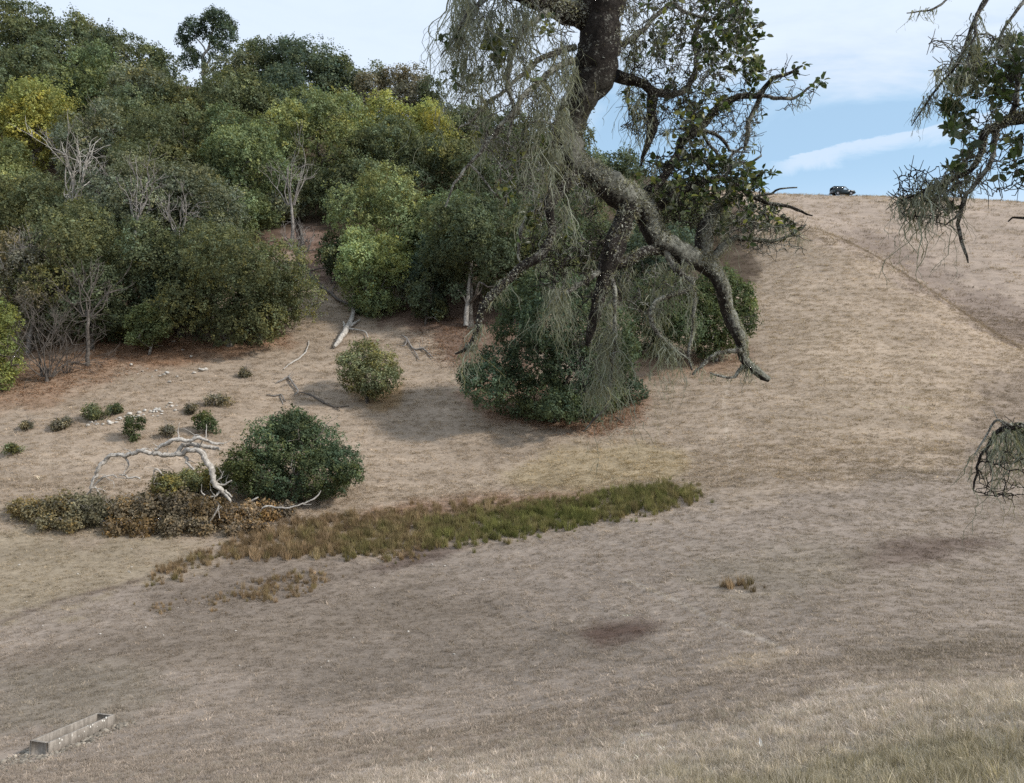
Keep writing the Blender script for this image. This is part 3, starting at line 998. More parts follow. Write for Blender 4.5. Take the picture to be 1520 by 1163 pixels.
# trunk of the pale-footed oak, and a few stems that show at the wood's foot
def stem(name, label, line, w0, mat, group=None, cat='tree trunk', lift=0.0, dy=-1.0, sub=()):
    b0 = hit(*line[0])
    s = b0[1] / F
    mb = MB()
    for ln, ww in [(line, w0)] + list(sub):
        q = smooth_path([P(a, c_, b0[1] + dy) for a, c_ in ln], 0.4, 0.03)
        tube(mb, q, np.linspace(ww * s / 2, ww * s * 0.2, len(q)), 7, rough=0.12)
    o = mb.build(name, mat, None, True, origin=b0)
    return tag(o, label, cat, group)


stem('tree_trunk', 'pale straight trunk at the foot of the dark oak beside rusty leaves', [(692, 484), (694, 458), (695, 430), (700, 388)], 8, M_PALE, dy=-0.6, sub=[([(694, 455), (688, 440), (676, 425)], 3)])
stem('tree_trunk', 'thin forked pale stems under the large yellow green maple', [(489, 268), (488, 250), (492, 232), (496, 215)], 3.5, M_PALE, dy=-5, sub=[([(488, 256), (482, 244), (480, 230)], 2.5)])
stem('tree_trunk', 'grey trunk rising in shade behind the broken left branch', [(775, 400), (777, 375), (775, 350), (780, 320)], 7, M_GREYWOOD, dy=-3)

# ---- free standing shrubs and small oaks on the open slope
root = tree('oak_tree', T, 'dark spreading oak with skirts to the ground behind the hanging lichen', 822, 402, 622, 272, (0.064, 0.085, 0.050), 501, None,
            lobes=[(722, 570, 36), (765, 585, 38), (740, 545, 34), (805, 590, 40), (850, 595, 38), (890, 590, 40), (930, 585, 30), (795, 540, 48), (850, 545, 50), (900, 540, 42),
                   (770, 490, 38), (815, 480, 44), (862, 490, 44), (905, 490, 36), (765, 450, 28), (800, 430, 30), (835, 435, 34), (870, 445, 32), (700, 560, 20), (925, 520, 24), (815, 412, 16), (870, 610, 26), (830, 608, 26)],
            dens=1.25, gap=0.10, leafpx=2.0, hue=0.09, ragged=0.22)
tree('oak_tree', T, 'dark rounded oak right of the hanging lichen at the edge of open grass', 1062, 402, 535, 125, (0.085, 0.108, 0.052), 502, None,
     lobes=[(1090, 440, 28), (1100, 480, 24), (1060, 430, 30), (1030, 450, 32), (1065, 480, 34), (1020, 490, 30), (1050, 515, 20), (1000, 470, 26), (1085, 505, 20), (1108, 455, 14), (1075, 415, 18)], dens=1.3, gap=0.06)
tree('oak_tree', T, 'dark oak between two others, half hidden behind the lichen fringe', 975, 410, 530, 95, D_, 503, None, dens=1.1)
tree('shrub', 'shrub', 'round dense dark green bush beside the bleached fallen tree', 437, 612, 747, 205, (0.078, 0.102, 0.055), 504, None,
     lobes=[(435, 640, 30), (400, 660, 34), (470, 660, 36), (360, 690, 26), (345, 700, 16), (505, 690, 30), (520, 705, 18), (435, 680, 44), (395, 705, 36), (475, 705, 38), (430, 722, 28), (370, 715, 22), (500, 720, 20), (440, 626, 18), (415, 635, 18)], dens=1.1, gap=0.13, hue=0.12, ragged=0.30)
tree('shrub', 'shrub', 'lone olive bush on the bare slope below the bleached snag', 546, 508, 598, 92, (0.14, 0.145, 0.075), 505, None,
     lobes=[(540, 530, 24), (520, 545, 20), (565, 540, 22), (575, 565, 18), (550, 565, 26), (525, 565, 18), (545, 516, 12), (560, 582, 14), (585, 552, 10), (512, 535, 10)], dens=0.95, gap=0.2, ragged=0.35)
tree('shrub', 'shrub', 'small olive bush at the foot of the wood above scattered white stones', 220, 458, 528, 64, (0.125, 0.14, 0.06), 506, None, dens=1.2)
tree('shrub', 'shrub', 'bright yellow green shrub cut off by the left edge', -8, 440, 585, 66, (0.16, 0.185, 0.068), 507, None, dens=1.2)
tree('shrub', 'shrub', 'yellowish green bush under the arch of the bleached fallen tree', 278, 690, 748, 92, (0.16, 0.155, 0.07), 508, None, dens=1.1, gap=0.15, hue=0.16)
small = [
    (136, 604, 624, 44, OL, 'flat dark shrub above the left end of the white stone streak'),
    (172, 600, 616, 20, D_, 'tiny dark shrub beside the flat one above the white stone streak'),
    (195, 619, 654, 30, (0.06, 0.075, 0.036), 'upright small green bush under the white stone streak'),
    (307, 612, 645, 34, (0.06, 0.078, 0.038), 'rounded small green bush right of the white stone streak'),
    (320, 588, 603, 36, BR, 'brown twiggy scrub above the rounded small green bush'),
    (284, 601, 614, 16, BR, 'tiny brown scrub at the right end of the white stone streak'),
    (20, 656, 676, 22, OL, 'small scrub alone at the far left of the slope'),
    (38, 628, 638, 18, BR, 'tiny brown scrub high at the left edge of the slope'),
    (84, 624, 640, 20, BR, 'small brown scrub left of the flat dark shrub'),
    (99, 622, 634, 16, BR, 'tiny brown scrub touching the flat dark shrub'),
    (250, 633, 650, 20, BR, 'small brown scrub just above the bleached fallen tree'),
    (362, 548, 560, 14, BR, 'lone tiny brown tuft bush under the great rounded oak'),
]
for k, (px, top, base, wd, col, lab) in enumerate(small):
    tree('shrub', 'shrub', lab, px, top, base, wd, col, 600 + k, 'small shrubs on the open slope', nl=7, gap=0.3, ragged=0.4, leafpx=1.5, dens=0.8)

# ---- bramble thicket: low mounds of brown and green leaves
def thicket(label, mounds, col, seed, n, hue):
    b = hit(*mounds[0][:2])
    C, Rr = [], []
    for px, py, r in mounds:
        h3 = hit(px, py)
        s = h3[1] / F
        C.append(h3 + np.array([0, 0, r * s * 0.25]))
        Rr.append(r * s)
    mb = MB()
    crown_mesh(mb, C, Rr, n, 0.10, col, seed, squash=0.75, gap=0.06, hue=hue)
    root = tag(empty('bramble_thicket', b), label, 'bramble')
    mb.build('foliage', M_FOL, root, origin=b)
    cb = MB()
    rr = np.random.default_rng(seed)
    for c, r in zip(C, Rr):
        for q in range(16):
            a = rr.random() * 2 * pi
            p0 = c + np.array([math.cos(a), math.sin(a), 0]) * r * 0.4 - [0, 0, r * 0.3]
            d = np.array([math.cos(a) * 0.6, math.sin(a) * 0.6, 1.1]) * r
            pts = np.array([p0, p0 + d * 0.5, p0 + d * [1, 1, 0.85], p0 + d * [1.5, 1.5, 0.7]])
            tube(cb, pts, [0.012, 0.011, 0.009, 0.005], 3, cap=False)
    cb.build('canes', M_GREYWOOD, root, origin=b)


thicket('dark green and brown bramble mound at the left end of the thicket', [(60, 768, 24), (35, 762, 18), (95, 765, 28), (125, 762, 28), (75, 782, 18), (150, 772, 30), (110, 785, 20), (25, 755, 10)], (0.138, 0.116, 0.066), 801, 15000, 0.13)
thicket('reddish brown bramble under the bleached fallen tree, middle of the thicket', [(190, 768, 32), (230, 765, 36), (270, 765, 36), (310, 772, 34), (215, 790, 22), (260, 790, 24), (175, 790, 20), (300, 790, 20), (250, 745, 30), (290, 750, 26)], (0.155, 0.118, 0.072), 802, 22000, 0.14)
thicket('low rusty bramble trailing from the thicket toward the sedge', [(340, 775, 26), (370, 772, 24), (400, 768, 20), (425, 762, 16), (345, 792, 14), (380, 788, 14)], (0.165, 0.125, 0.082), 803, 9000, 0.15)


# ------------------------------------------------------------------ dead wood
def traced(name, label, cat, lines, mat, group=None, dist=None, wig=0.02, above=0.0, twigs=0, seed=0, ground=False):
    """Weathered wood laid out branch by branch: lines of (px, py, thickness in px)."""
    rr = np.random.default_rng(seed + 50)
    y0 = dist if dist is not None else hit(*lines[0][0][:2])[1]
    base = hit(lines[0][0][0], lines[0][0][1])
    mb = MB()
    for ln in lines:
        pts = []
        for px, py, w in ln:
            if ground:
                q = hit(px, py)
                Y = q[1]
                q = q + np.array([0, 0, w / F * Y * 0.35 + above])
            else:
                Y = y0
                q = P(px, py, Y)
            pts.append([*q, w / F * Y / 2])
        if not ground:
            pts = np.array(pts)
            pts[:, 1] += np.cumsum(rr.normal(0, 0.10, len(pts)))
        q = smooth_path(pts, 0.12 if not ground else 0.25, wig)
        tube(mb, q[:, :3], np.maximum(q[:, 3], 0.006), 8, rough=0.24)
        for k in range(int(twigs * len(ln))):
            i = rr.integers(1, len(q))
            p0 = q[i, :3]
            L = rr.uniform(0.4, 1.3)
            d = unit(np.array([rr.normal(0, 1), rr.normal(0, 0.5), rr.normal(0.3, 0.6)]))
            pp = [p0]
            for t in range(4):
                d = unit(d + rr.normal(0, 0.35, 3))
                pp.append(pp[-1] + d * L / 4)
            tube(mb, pp, np.linspace(max(0.02, q[i, 3] * 0.45), 0.012, 5), 4, cap=False)
    o = mb.build(name, mat, None, True, origin=base)
    return tag(o, label, cat, group)


traced('fallen_tree', 'bleached white fallen tree arching over the bramble thicket', 'dead tree', [
    [(134, 731, 3), (138, 715, 4.5), (147, 696, 5.5), (162, 678, 6), (184, 676, 6), (206, 671, 6.5), (228, 673, 6.5), (258, 676, 7), (275, 671, 7), (291, 667, 8), (303, 675, 9), (313, 693, 9), (319, 715, 8), (331, 730, 7), (341, 746, 4)],
    [(184, 677, 4), (193, 693, 2.5)], [(177, 705, 2.5), (188, 710, 3), (206, 711, 2.5)], [(140, 722, 3), (156, 708, 3), (162, 704, 2), (172, 709, 1.5)], [(182, 706, 2), (188, 697, 1.8), (194, 690, 1.6)],
    [(138, 722, 2.5), (146, 735, 1.6)], [(134, 730, 2), (130, 736, 1.2)],
    [(232, 667, 4), (250, 659, 6), (265, 653, 6), (280, 655, 6), (298, 651, 5), (318, 658, 4), (330, 659, 2)], [(262, 672, 6), (270, 662, 7), (288, 660, 7), (306, 664, 6), (326, 667, 3)],
    [(285, 652, 3), (290, 645, 2), (300, 648, 1.5)], [(273, 678, 4.5), (281, 688, 4), (288, 698, 3)], [(228, 708, 1.6), (232, 697, 2.2), (245, 704, 2)], [(232, 708, 1.5), (230, 718, 1.2)],
    [(321, 718, 4), (333, 721, 3), (343, 714, 1.8)], [(327, 728, 4), (317, 738, 3), (306, 738, 2.5), (297, 741, 1.6)], [(305, 735, 2), (299, 727, 1.4)], [(334, 728, 3.5), (345, 740, 2)], [(320, 715, 3), (328, 708, 1.6), (330, 700, 1.2)],
    [(300, 741, 1.6), (297, 747, 1)]], M_DEAD, dist=57.2, wig=0.05, twigs=0.9, seed=1)
traced('dead_branch', 'small white forked branch in front of the bramble', 'branch', [[(313, 773, 1.4), (319, 764, 2.2), (324, 757, 2.4), (326, 750, 1.5)], [(324, 758, 1.6), (326, 770, 1)], [(324, 757, 1.4), (329, 752, 1)]], M_DEAD, 'bleached branches by the bramble', dist=55.5, seed=2)
traced('dead_branch', 'long white curved branch at the foot of the round green bush', 'branch', [[(387, 759, 1.6), (391, 754, 2.4), (398, 751, 2.8), (412, 753, 2.6), (427, 754, 2.4), (440, 751, 2.2), (450, 748, 2.2), (464, 742, 2), (472, 736, 1.8), (475, 729, 1)], [(450, 749, 1.4), (462, 750, 1)]], M_DEAD, 'bleached branches by the bramble', dist=56.2, seed=3)
traced('dead_branch', 'short white stub left of the round green bush', 'branch', [[(373, 745, 2), (379, 741, 2.6), (384, 738, 1.8)]], M_DEAD, 'bleached branches by the bramble', dist=57, seed=4)
traced('fallen_tree', 'bleached forked snag lying at the lower end of the gully', 'dead tree', [
    [(496, 520, 4), (505, 510, 8), (514, 495, 8), (521, 482, 7), (525, 468, 6), (522, 458, 4.5)], [(512, 497, 3.5), (510, 482, 2.2)], [(520, 490, 4), (528, 483, 3), (535, 478, 1.5)],
    [(518, 493, 3), (530, 494, 2.4), (543, 498, 2), (546, 505, 1.4)], [(525, 469, 3.4), (535, 462, 2.8), (544, 454, 1.6)]], M_DEAD, ground=True, above=0.25, seed=5)
traced('fallen_tree', 'dark rotting trunk running down the gully to the bleached snag', 'dead tree', [
    [(522, 459, 3.5), (501, 450, 4), (493, 442, 4.5), (477, 431, 5), (459, 412, 5.5), (451, 396, 6), (447, 380, 6), (449, 361, 5), (441, 328, 3)], [(493, 444, 3), (495, 432, 2), (499, 425, 1.2)], [(475, 430, 3), (474, 440, 2), (482, 446, 1.2)],
    [(458, 407, 2.5), (472, 404, 2), (488, 402, 1.2)], [(452, 378, 2.4), (466, 376, 1.8), (476, 373, 1.2)], [(447, 368, 2.2), (432, 362, 1.8), (424, 355, 1.2)], [(455, 405, 2.6), (446, 398, 2)]], M_DARKWOOD, ground=True, above=0.3, twigs=1.3, seed=6)
traced('dead_branch', 'curved pale stick lying alone on the slope below the wood', 'branch', [[(421, 550, 1.5), (430, 542, 2.2), (443, 535, 2.4), (454, 524, 2.2), (459, 508, 1.2)]], M_DEAD, 'fallen branches on the slope', ground=True, above=0.08, seed=7)
traced('dead_branch', 'hooked grey branch on the slope left of the lone olive bush', 'branch', [[(411, 571, 2), (420, 567, 3), (428, 563, 3), (435, 573, 3), (443, 584, 2.4), (437, 590, 1.4)], [(428, 565, 2), (432, 558, 1.2)]], M_GREYWOOD, 'fallen branches on the slope', ground=True, above=0.15, twigs=0.8, seed=8)
traced('dead_branch', 'low dark branch trailing down from the hooked grey one', 'branch', [[(444, 584, 1.6), (464, 590, 2.4), (480, 600, 2.2), (500, 606, 2), (518, 604, 1.2)], [(495, 606, 1.5), (505, 612, 1)]], M_DARKWOOD, 'fallen branches on the slope', ground=True, above=0.08, twigs=1.5, seed=9)
traced('dead_branch', 'small forked grey stick just above the round green bush', 'branch', [[(396, 588, 1.5), (408, 590, 2.2), (416, 588, 2), (424, 598, 1.6)], [(416, 589, 1.6), (420, 602, 1.2)]], M_GREYWOOD, 'fallen branches on the slope', ground=True, above=0.08, seed=10)
traced('dead_branch', 'tangled grey branch pile right of the lone olive bush', 'branch', [[(596, 500, 1.6), (604, 506, 2.4), (614, 521, 2.8), (627, 521, 2.6), (643, 534, 1.6)], [(615, 523, 2), (622, 537, 1.2)], [(604, 508, 2), (600, 516, 1.4), (590, 514, 1)], [(620, 521, 2), (634, 517, 1.2)]], M_GREYWOOD, 'fallen branches on the slope', ground=True, above=0.12, twigs=1.6, seed=11)
traced('dead_branch', 'two short pale sticks lying beside the gully trunk', 'branch', [[(458, 457, 1.2), (468, 453, 1.8), (480, 450, 1.2)], [(462, 456, 1.2), (470, 459, 0.9)]], M_DEAD, 'fallen branches on the slope', ground=True, above=0.08, seed=12)
traced('dead_branch', 'dead grey stick beneath the dark spreading oak by its right foot', 'branch', [[(905, 618, 1.2), (915, 622, 1.8), (925, 630, 1.4)]], M_DARKWOOD, 'fallen branches on the slope', ground=True, above=0.08, seed=13)


def bare_tree(label, px, top, base, width, mat, seed, n=9, dist_off=0.0, name='bare_tree', cat='bare tree', thick=1.0, depth=3):
    b = hit(px, base) + np.array([0, dist_off, 0])
    b[0] = (px - CX) / F * b[1]
    b[2] = min(float(H(b[0], b[1])), (HY - base) / F * b[1])
    s = b[1] / F
    hh, ww = (HY - top) / F * b[1] - b[2], width * s
    rr = np.random.default_rng(seed)
    mb = MB()

    def grow(p, d, l, r, k):
        m = 6
        q = [p]
        for i in range(m - 1):
            d = unit(d + rr.normal(0, 0.2, 3) + np.array([0, 0, 0.05]))
            q.append(q[-1] + d * l / (m - 1))
        q = np.array(q)
        tube(mb, q, np.linspace(r, r * 0.45, m), 4, cap=False)
        if k > 0:
            for t in range(rr.integers(2, 5)):
                grow(q[rr.integers(2, m)], unit(d + rr.normal(0, 0.55, 3)), l * rr.uniform(0.45, 0.75), max(0.012, r * 0.55), k - 1)
    lift = max(0.0, hh - (base - top) * s)
    if lift > 0.3:     # one stem up to where the limbs part
        foot = b.copy()
        b = b + np.array([0, 0, lift])
        hh = hh - lift
        q = smooth_path(np.array([foot - [0, 0, 0.3], foot + (b - foot) * 0.5 + [0.15 * lift * rr.normal(0, .5), 0, 0], b + [0, 0, 0.1 * hh]]), 0.5, 0.05)
        tube(mb, q, np.linspace(0.09 + 0.012 * (hh + lift), 0.06 + 0.012 * hh, len(q)), 6)
        b0 = foot
    else:
        b0 = b
    for i in range(n):
        a = (i + 0.5) / n * 2 - 1
        tgt = b + np.array([a * ww * 0.5 * rr.uniform(0.7, 1.1), rr.normal(0, 0.12 * ww), hh * (1 - 0.35 * a * a) * rr.uniform(0.7, 1.0)])
        st = b + np.array([a * ww * 0.08, 0, 0])
        d = tgt - st
        L = np.linalg.norm(d)
        grow(st, d / L, L * 0.72, (0.05 + 0.012 * hh) * thick, depth - 1)
    o = mb.build(name, mat, None, True, origin=b0)
    return tag(o, label, cat)


bare_tree('pale bare tree with spreading grey branches right of the bright yellow maple', 112, 178, 318, 175, M_PALE, 31, 9, -24.0, thick=0.62)
bare_tree('pale leafless twiggy tree at the left edge above the brown half bare oak', 42, 328, 410, 90, M_GREYWOOD, 32, 10, -19.0, thick=0.5)
bare_tree('bare grey tree with curling limbs at the top of the gully', 432, 205, 305, 75, M_GREYWOOD, 33, 8, -15.0, thick=0.55)
bare_tree('grey leafless brush above the low green thicket at left', 130, 385, 470, 110, M_DARKWOOD, 34, 10, -11.0, thick=0.6)
bare_tree('tangle of grey brown dead brush at the lower left foot of the wood', 70, 440, 560, 120, M_DARKWOOD, 35, 16, -1.0, 'dead_brush', 'brush', 0.45, 4)
bare_tree('lichened grey twigs standing in the grey brown oak', 205, 235, 330, 90, M_GREYWOOD, 36, 8, -27.0, thick=0.7)
bare_tree('small dead brush beside the bright yellow green edge shrub', 100, 500, 555, 70, M_DARKWOOD, 37, 12, 0.0, 'dead_brush', 'brush', 0.35, 3)
bare_tree('dead grey thin stems rising by the upper end of the gully trunk', 446, 318, 392, 60, M_GREYWOOD, 38, 7, -1.0, 'dead_brush', 'brush', 0.6, 3)
bare_tree('grey leafless tree seen left of the light green bay', 265, 268, 345, 80, M_GREYWOOD, 39, 6, -24.0, thick=0.7)


# ------------------------------------------------------------------ stones
def stone(name, c, r, mat, rr, parent=None):
    n1, n2 = 7, 10
    th = np.linspace(0.0, pi, n1)
    V = [[0, 0, 1]] + [[math.sin(t) * math.cos(p), math.sin(t) * math.sin(p), math.cos(t)] for t in th[1:-1] for p in np.arange(n2) * 2 * pi / n2] + [[0, 0, -1]]
    V = np.array(V, float)
    for k in range(7):   # chip it flat along random planes
        nrm = unit(rr.normal(0, 1, 3))
        h = rr.uniform(0.55, 0.9)
        ex = np.maximum(0, V @ nrm - h)
        V = V - ex[:, None] * nrm
    V = V * np.array([1, rr.uniform(0.6, 1), rr.uniform(0.4, 0.75)]) * r
    a = rr.random() * 2 * pi
    V = V @ np.array([[math.cos(a), math.sin(a), 0], [-math.sin(a), math.cos(a), 0], [0, 0, 1]])
    Fq, Ft = [], []
    for k in range(n2):
        Ft.append([0, 1 + k, 1 + (k + 1) % n2])
        l = 1 + (n1 - 3) * n2
        Ft.append([len(V) - 1, l + (k + 1) % n2, l + k])
        for i in range(n1 - 3):
            a0, b0 = 1 + i * n2 + k, 1 + i * n2 + (k + 1) % n2
            Fq.append([a0, a0 + n2, b0 + n2, b0])
    mb = MB()
    mb.add(V, Fq)
    mb.f.append(np.array(Ft, np.int64))
    o = mb.build(name, mat)
    o.location = [float(t) for t in c]
    return o


rr = np.random.default_rng(77)
for k in range(46):
    t = rr.random()
    px, py = 130 + 136 * t + rr.normal(0, 4), 634 - 30 * t + rr.normal(0, 3.0)
    h3 = hit(px, py)
    tag(stone('white_stone', h3 + [0, 0, 0.04], rr.uniform(0.10, 0.26), M_ROCK, rr), 'white stone in the pale streak of rubble on the left slope', 'stone', 'white stones of the rubble streak')
for k, (px, py, r) in enumerate([(195, 543, 0.3), (258, 508, 0.32), (271, 521, 0.26), (284, 530, 0.22), (288, 555, 0.30), (300, 551, 0.42), (306, 550, 0.34), (296, 549, 0.3), (248, 555, 0.36), (243, 557, 0.25), (238, 559, 0.22), (252, 568, 0.3), (263, 560, 0.24), (232, 551, 0.2), (212, 552, 0.16), (219, 548, 0.14), (226, 560, 0.18), (310, 568, 0.12), (205, 556, 0.13), (270, 565, 0.14)]):
    h3 = hit(px, py)
    tag(stone('white_stone', h3 + [0, 0, r * 0.25], r * 0.8, M_ROCK, rr), 'white boulder lying on the slope just below the rusty leaves of the wood', 'stone', 'white boulders below the wood')
for k in range(42):
    px, py = rr.uniform(10, 760), rr.uniform(790, 1010)
    h3 = hit(px, py)
    tag(stone('pale_stone', h3 + [0, 0, 0.02], rr.uniform(0.03, 0.085), M_ROCK, rr), 'small pale stone lying in the valley grass', 'stone', 'pale stones dotted over the valley')


# ------------------------------------------------------------------ concrete trough
def boxmesh(mb, lo, hi, col=None):
    x0, y0, z0 = lo
    x1, y1, z1 = hi
    V = [(x0, y0, z0), (x1, y0, z0), (x1, y1, z0), (x0, y1, z0), (x0, y0, z1), (x1, y0, z1), (x1, y1, z1), (x0, y1, z1)]
    mb.add(V, [[0, 3, 2, 1], [4, 5, 6, 7], [0, 1, 5, 4], [1, 2, 6, 5], [2, 3, 7, 6], [3, 0, 4, 7]], col)


def trough():
    m, nt, out = new_mat('old_concrete')
    geo = N(nt, 'ShaderNodeNewGeometry')
    tc = N(nt, 'ShaderNodeTexCoord')
    n1 = noise(nt, 3.0, 6, 0.7, tc.outputs['Object'])
    n2 = noise(nt, 26.0, 5, 0.7, tc.outputs['Object'])
    mp = N(nt, 'ShaderNodeMapping')
    mp.inputs['Scale'].default_value = (7, 7, 0.8)
    nt.links.new(tc.outputs['Object'], mp.inputs['Vector'])
    n3 = noise(nt, 1.6, 4, 0.7, mp.outputs[0])
    c = ramp(nt, n1, [(0.3, (0.22, 0.195, 0.165)), (0.7, (0.36, 0.32, 0.275))])
    c = mix(nt, c, ramp(nt, n2, [(0.3, 0.7), (0.7, 1.2)]), 0.9, 'MULTIPLY')
    c = mix(nt, c, ramp(nt, n3, [(0.38, 0.6), (0.6, 1.1)]), 0.7, 'MULTIPLY')
    b = N(nt, 'ShaderNodeBsdfPrincipled')
    b.inputs['Roughness'].default_value = 0.92
    b.inputs['Specular IOR Level'].default_value = 0.2
    nt.links.new(c, b.inputs['Base Color'])
    bp = N(nt, 'ShaderNodeBump')
    bp.inputs['Strength'].default_value = 0.6
    bp.inputs['Distance'].default_value = 0.02
    nt.links.new(n2, bp.inputs['Height'])
    nt.links.new(bp.outputs[0], b.inputs['Normal'])
    nt.links.new(b.outputs[0], out.inputs[0])
    # near right lower corner and far right lower corner of the trough on the ground
    a = hit(71, 1120)
    e = hit(170, 1076)
    ax = e - a
    Ln = float(np.hypot(ax[0], ax[1]))
    ang = math.atan2(ax[1], ax[0])
    slope = math.asin(np.clip(ax[2] / np.linalg.norm(ax), -1, 1))
    root = empty('water_trough', a)
    root.rotation_euler = (0, -slope, ang)
    tag(root, 'weathered concrete cattle trough sunk among rubble at the lower left', 'trough')
    Wt, Ht, th = 0.74, 0.36, 0.085
    for nm, lo, hi in (('side_wall', (0, 0, -0.25), (Ln, th, Ht)), ('side_wall', (0, Wt - th, -0.25), (Ln, Wt, Ht)),
                       ('end_wall', (0.002, th, -0.25), (th + 0.03, Wt - th, Ht - 0.004)), ('end_wall', (Ln - th - 0.03, th, -0.25), (Ln - 0.002, Wt - th, Ht - 0.004)),
                       ('trough_floor', (th + 0.03, th, -0.24), (Ln - th - 0.03, Wt - th, 0.10))):
        bm = MB()
        nx = 26 if nm == 'side_wall' else 6
        xs = np.linspace(lo[0], hi[0], nx + 1)
        # worn edges: a strip of slightly irregular cross sections
        rr2 = np.random.default_rng(len(nm) + int(lo[1] * 100))
        prof = np.array([(lo[1], lo[2]), (hi[1], lo[2]), (hi[1], hi[2] - 0.018), (hi[1] - 0.012, hi[2]), (lo[1] + 0.012, hi[2]), (lo[1], hi[2] - 0.018)])
        V = []
        for x in xs:
            jj = rr2.normal(0, 0.004, (6, 2))
            for (py_, pz_), j in zip(prof, jj):
                V.append((x, py_ + j[0], pz_ + j[1] * (pz_ > 0)))
        Fq = []
        for i in range(nx):
            for k in range(6):
                Fq.append([i * 6 + k, (i + 1) * 6 + k, (i + 1) * 6 + (k + 1) % 6, i * 6 + (k + 1) % 6][::-1])
        bm.add(V, Fq)
        o2 = len(V) - 6
        bm.f.append(np.array([[0, 1, 2, 3, 4, 5][::-1], [o2, o2 + 1, o2 + 2, o2 + 3, o2 + 4, o2 + 5]], np.int64)[:, ::-1])
        o = bm.build(nm, m, root)
        if nm == 'side_wall' and lo[1] == 0:
            # white crusty lichen spots on the long near face
            sp = MB()
            for (u, v, r_) in ((0.16, 0.20, 0.022), (0.19, 0.27, 0.026), (0.155, 0.34, 0.018), (0.335, 0.26, 0.022), (0.335, 0.31, 0.016), (0.52, 0.22, 0.018), (0.61, 0.30, 0.026), (0.645, 0.33, 0.022), (0.80, 0.33, 0.028), (0.83, 0.30, 0.024), (0.86, 0.37, 0.026), (0.44, 0.15, 0.014), (0.72, 0.2, 0.014), (0.57, 0.36, 0.014)):
                kk = np.arange(9) * 2 * pi / 9
                rad = r_ * (1 + 0.25 * rr2.normal(0, 1, 9).clip(-1, 1))
                ring = np.stack([u * Ln + rad * np.cos(kk), np.full(9, -0.004), v + rad * 1.3 * np.sin(kk)], 1)
                back = ring + np.array([0, 0.02, 0])
                sp.add(np.vstack([ring * [1, 1, 1], [[u * Ln, -0.010, v]]]), [[k, (k + 1) % 9, 9] for k in range(9)])
                sp.add(np.vstack([ring, back]), [[k, (k + 1) % 9, 9 + (k + 1) % 9, 9 + k] for k in range(9)])
            sp.build('lichen_spots', plain_mat('crust_lichen', (0.72, 0.70, 0.64), 0.95, spec=0.1), o)
    # rubble round its foot
    rr3 = np.random.default_rng(9)
    pts, sc, tn = [], [], []
    d = np.array([math.cos(ang), math.sin(ang)])
    nrm = np.array([-d[1], d[0]])
    for k in range(420):
        q = rr3.random()
        if q < 0.45:
            u, v = rr3.uniform(-0.3, Ln + 0.3), -abs(rr3.normal(0.05, 0.28)) - 0.1
        elif q < 0.7:
            u, v = rr3.uniform(0, Ln * 0.75), Wt + 0.1 + abs(rr3.normal(0, 0.25))
        else:
            u, v = -abs(rr3.normal(0.2, 0.6)) - 0.1, rr3.uniform(-0.4, Wt + 0.5)
        p = a[:2] + d * u + nrm * v
        pts.append((p[0], p[1], float(H(p[0], p[1])) + 0.01))
        sc.append(rr3.uniform(0.4, 1.3) * (1.5 if rr3.random() < 0.1 else 0.8))
        tn.append(srgb(142, 134, 122) * rr3.lognormal(0, 0.3))
    temps = []
    for k in range(4):
        t = stone('rubble_piece', (0, 0, 0), 0.085, M_GRASS, rr3)
        COL.objects.unlink(t)
        temps.append(t)
    o = scatter('rubble', np.array(pts), np.array(sc), np.array(tn), temps)
    tag(o, 'broken grey rubble around the concrete trough', 'rubble', kind='stuff')


trough()


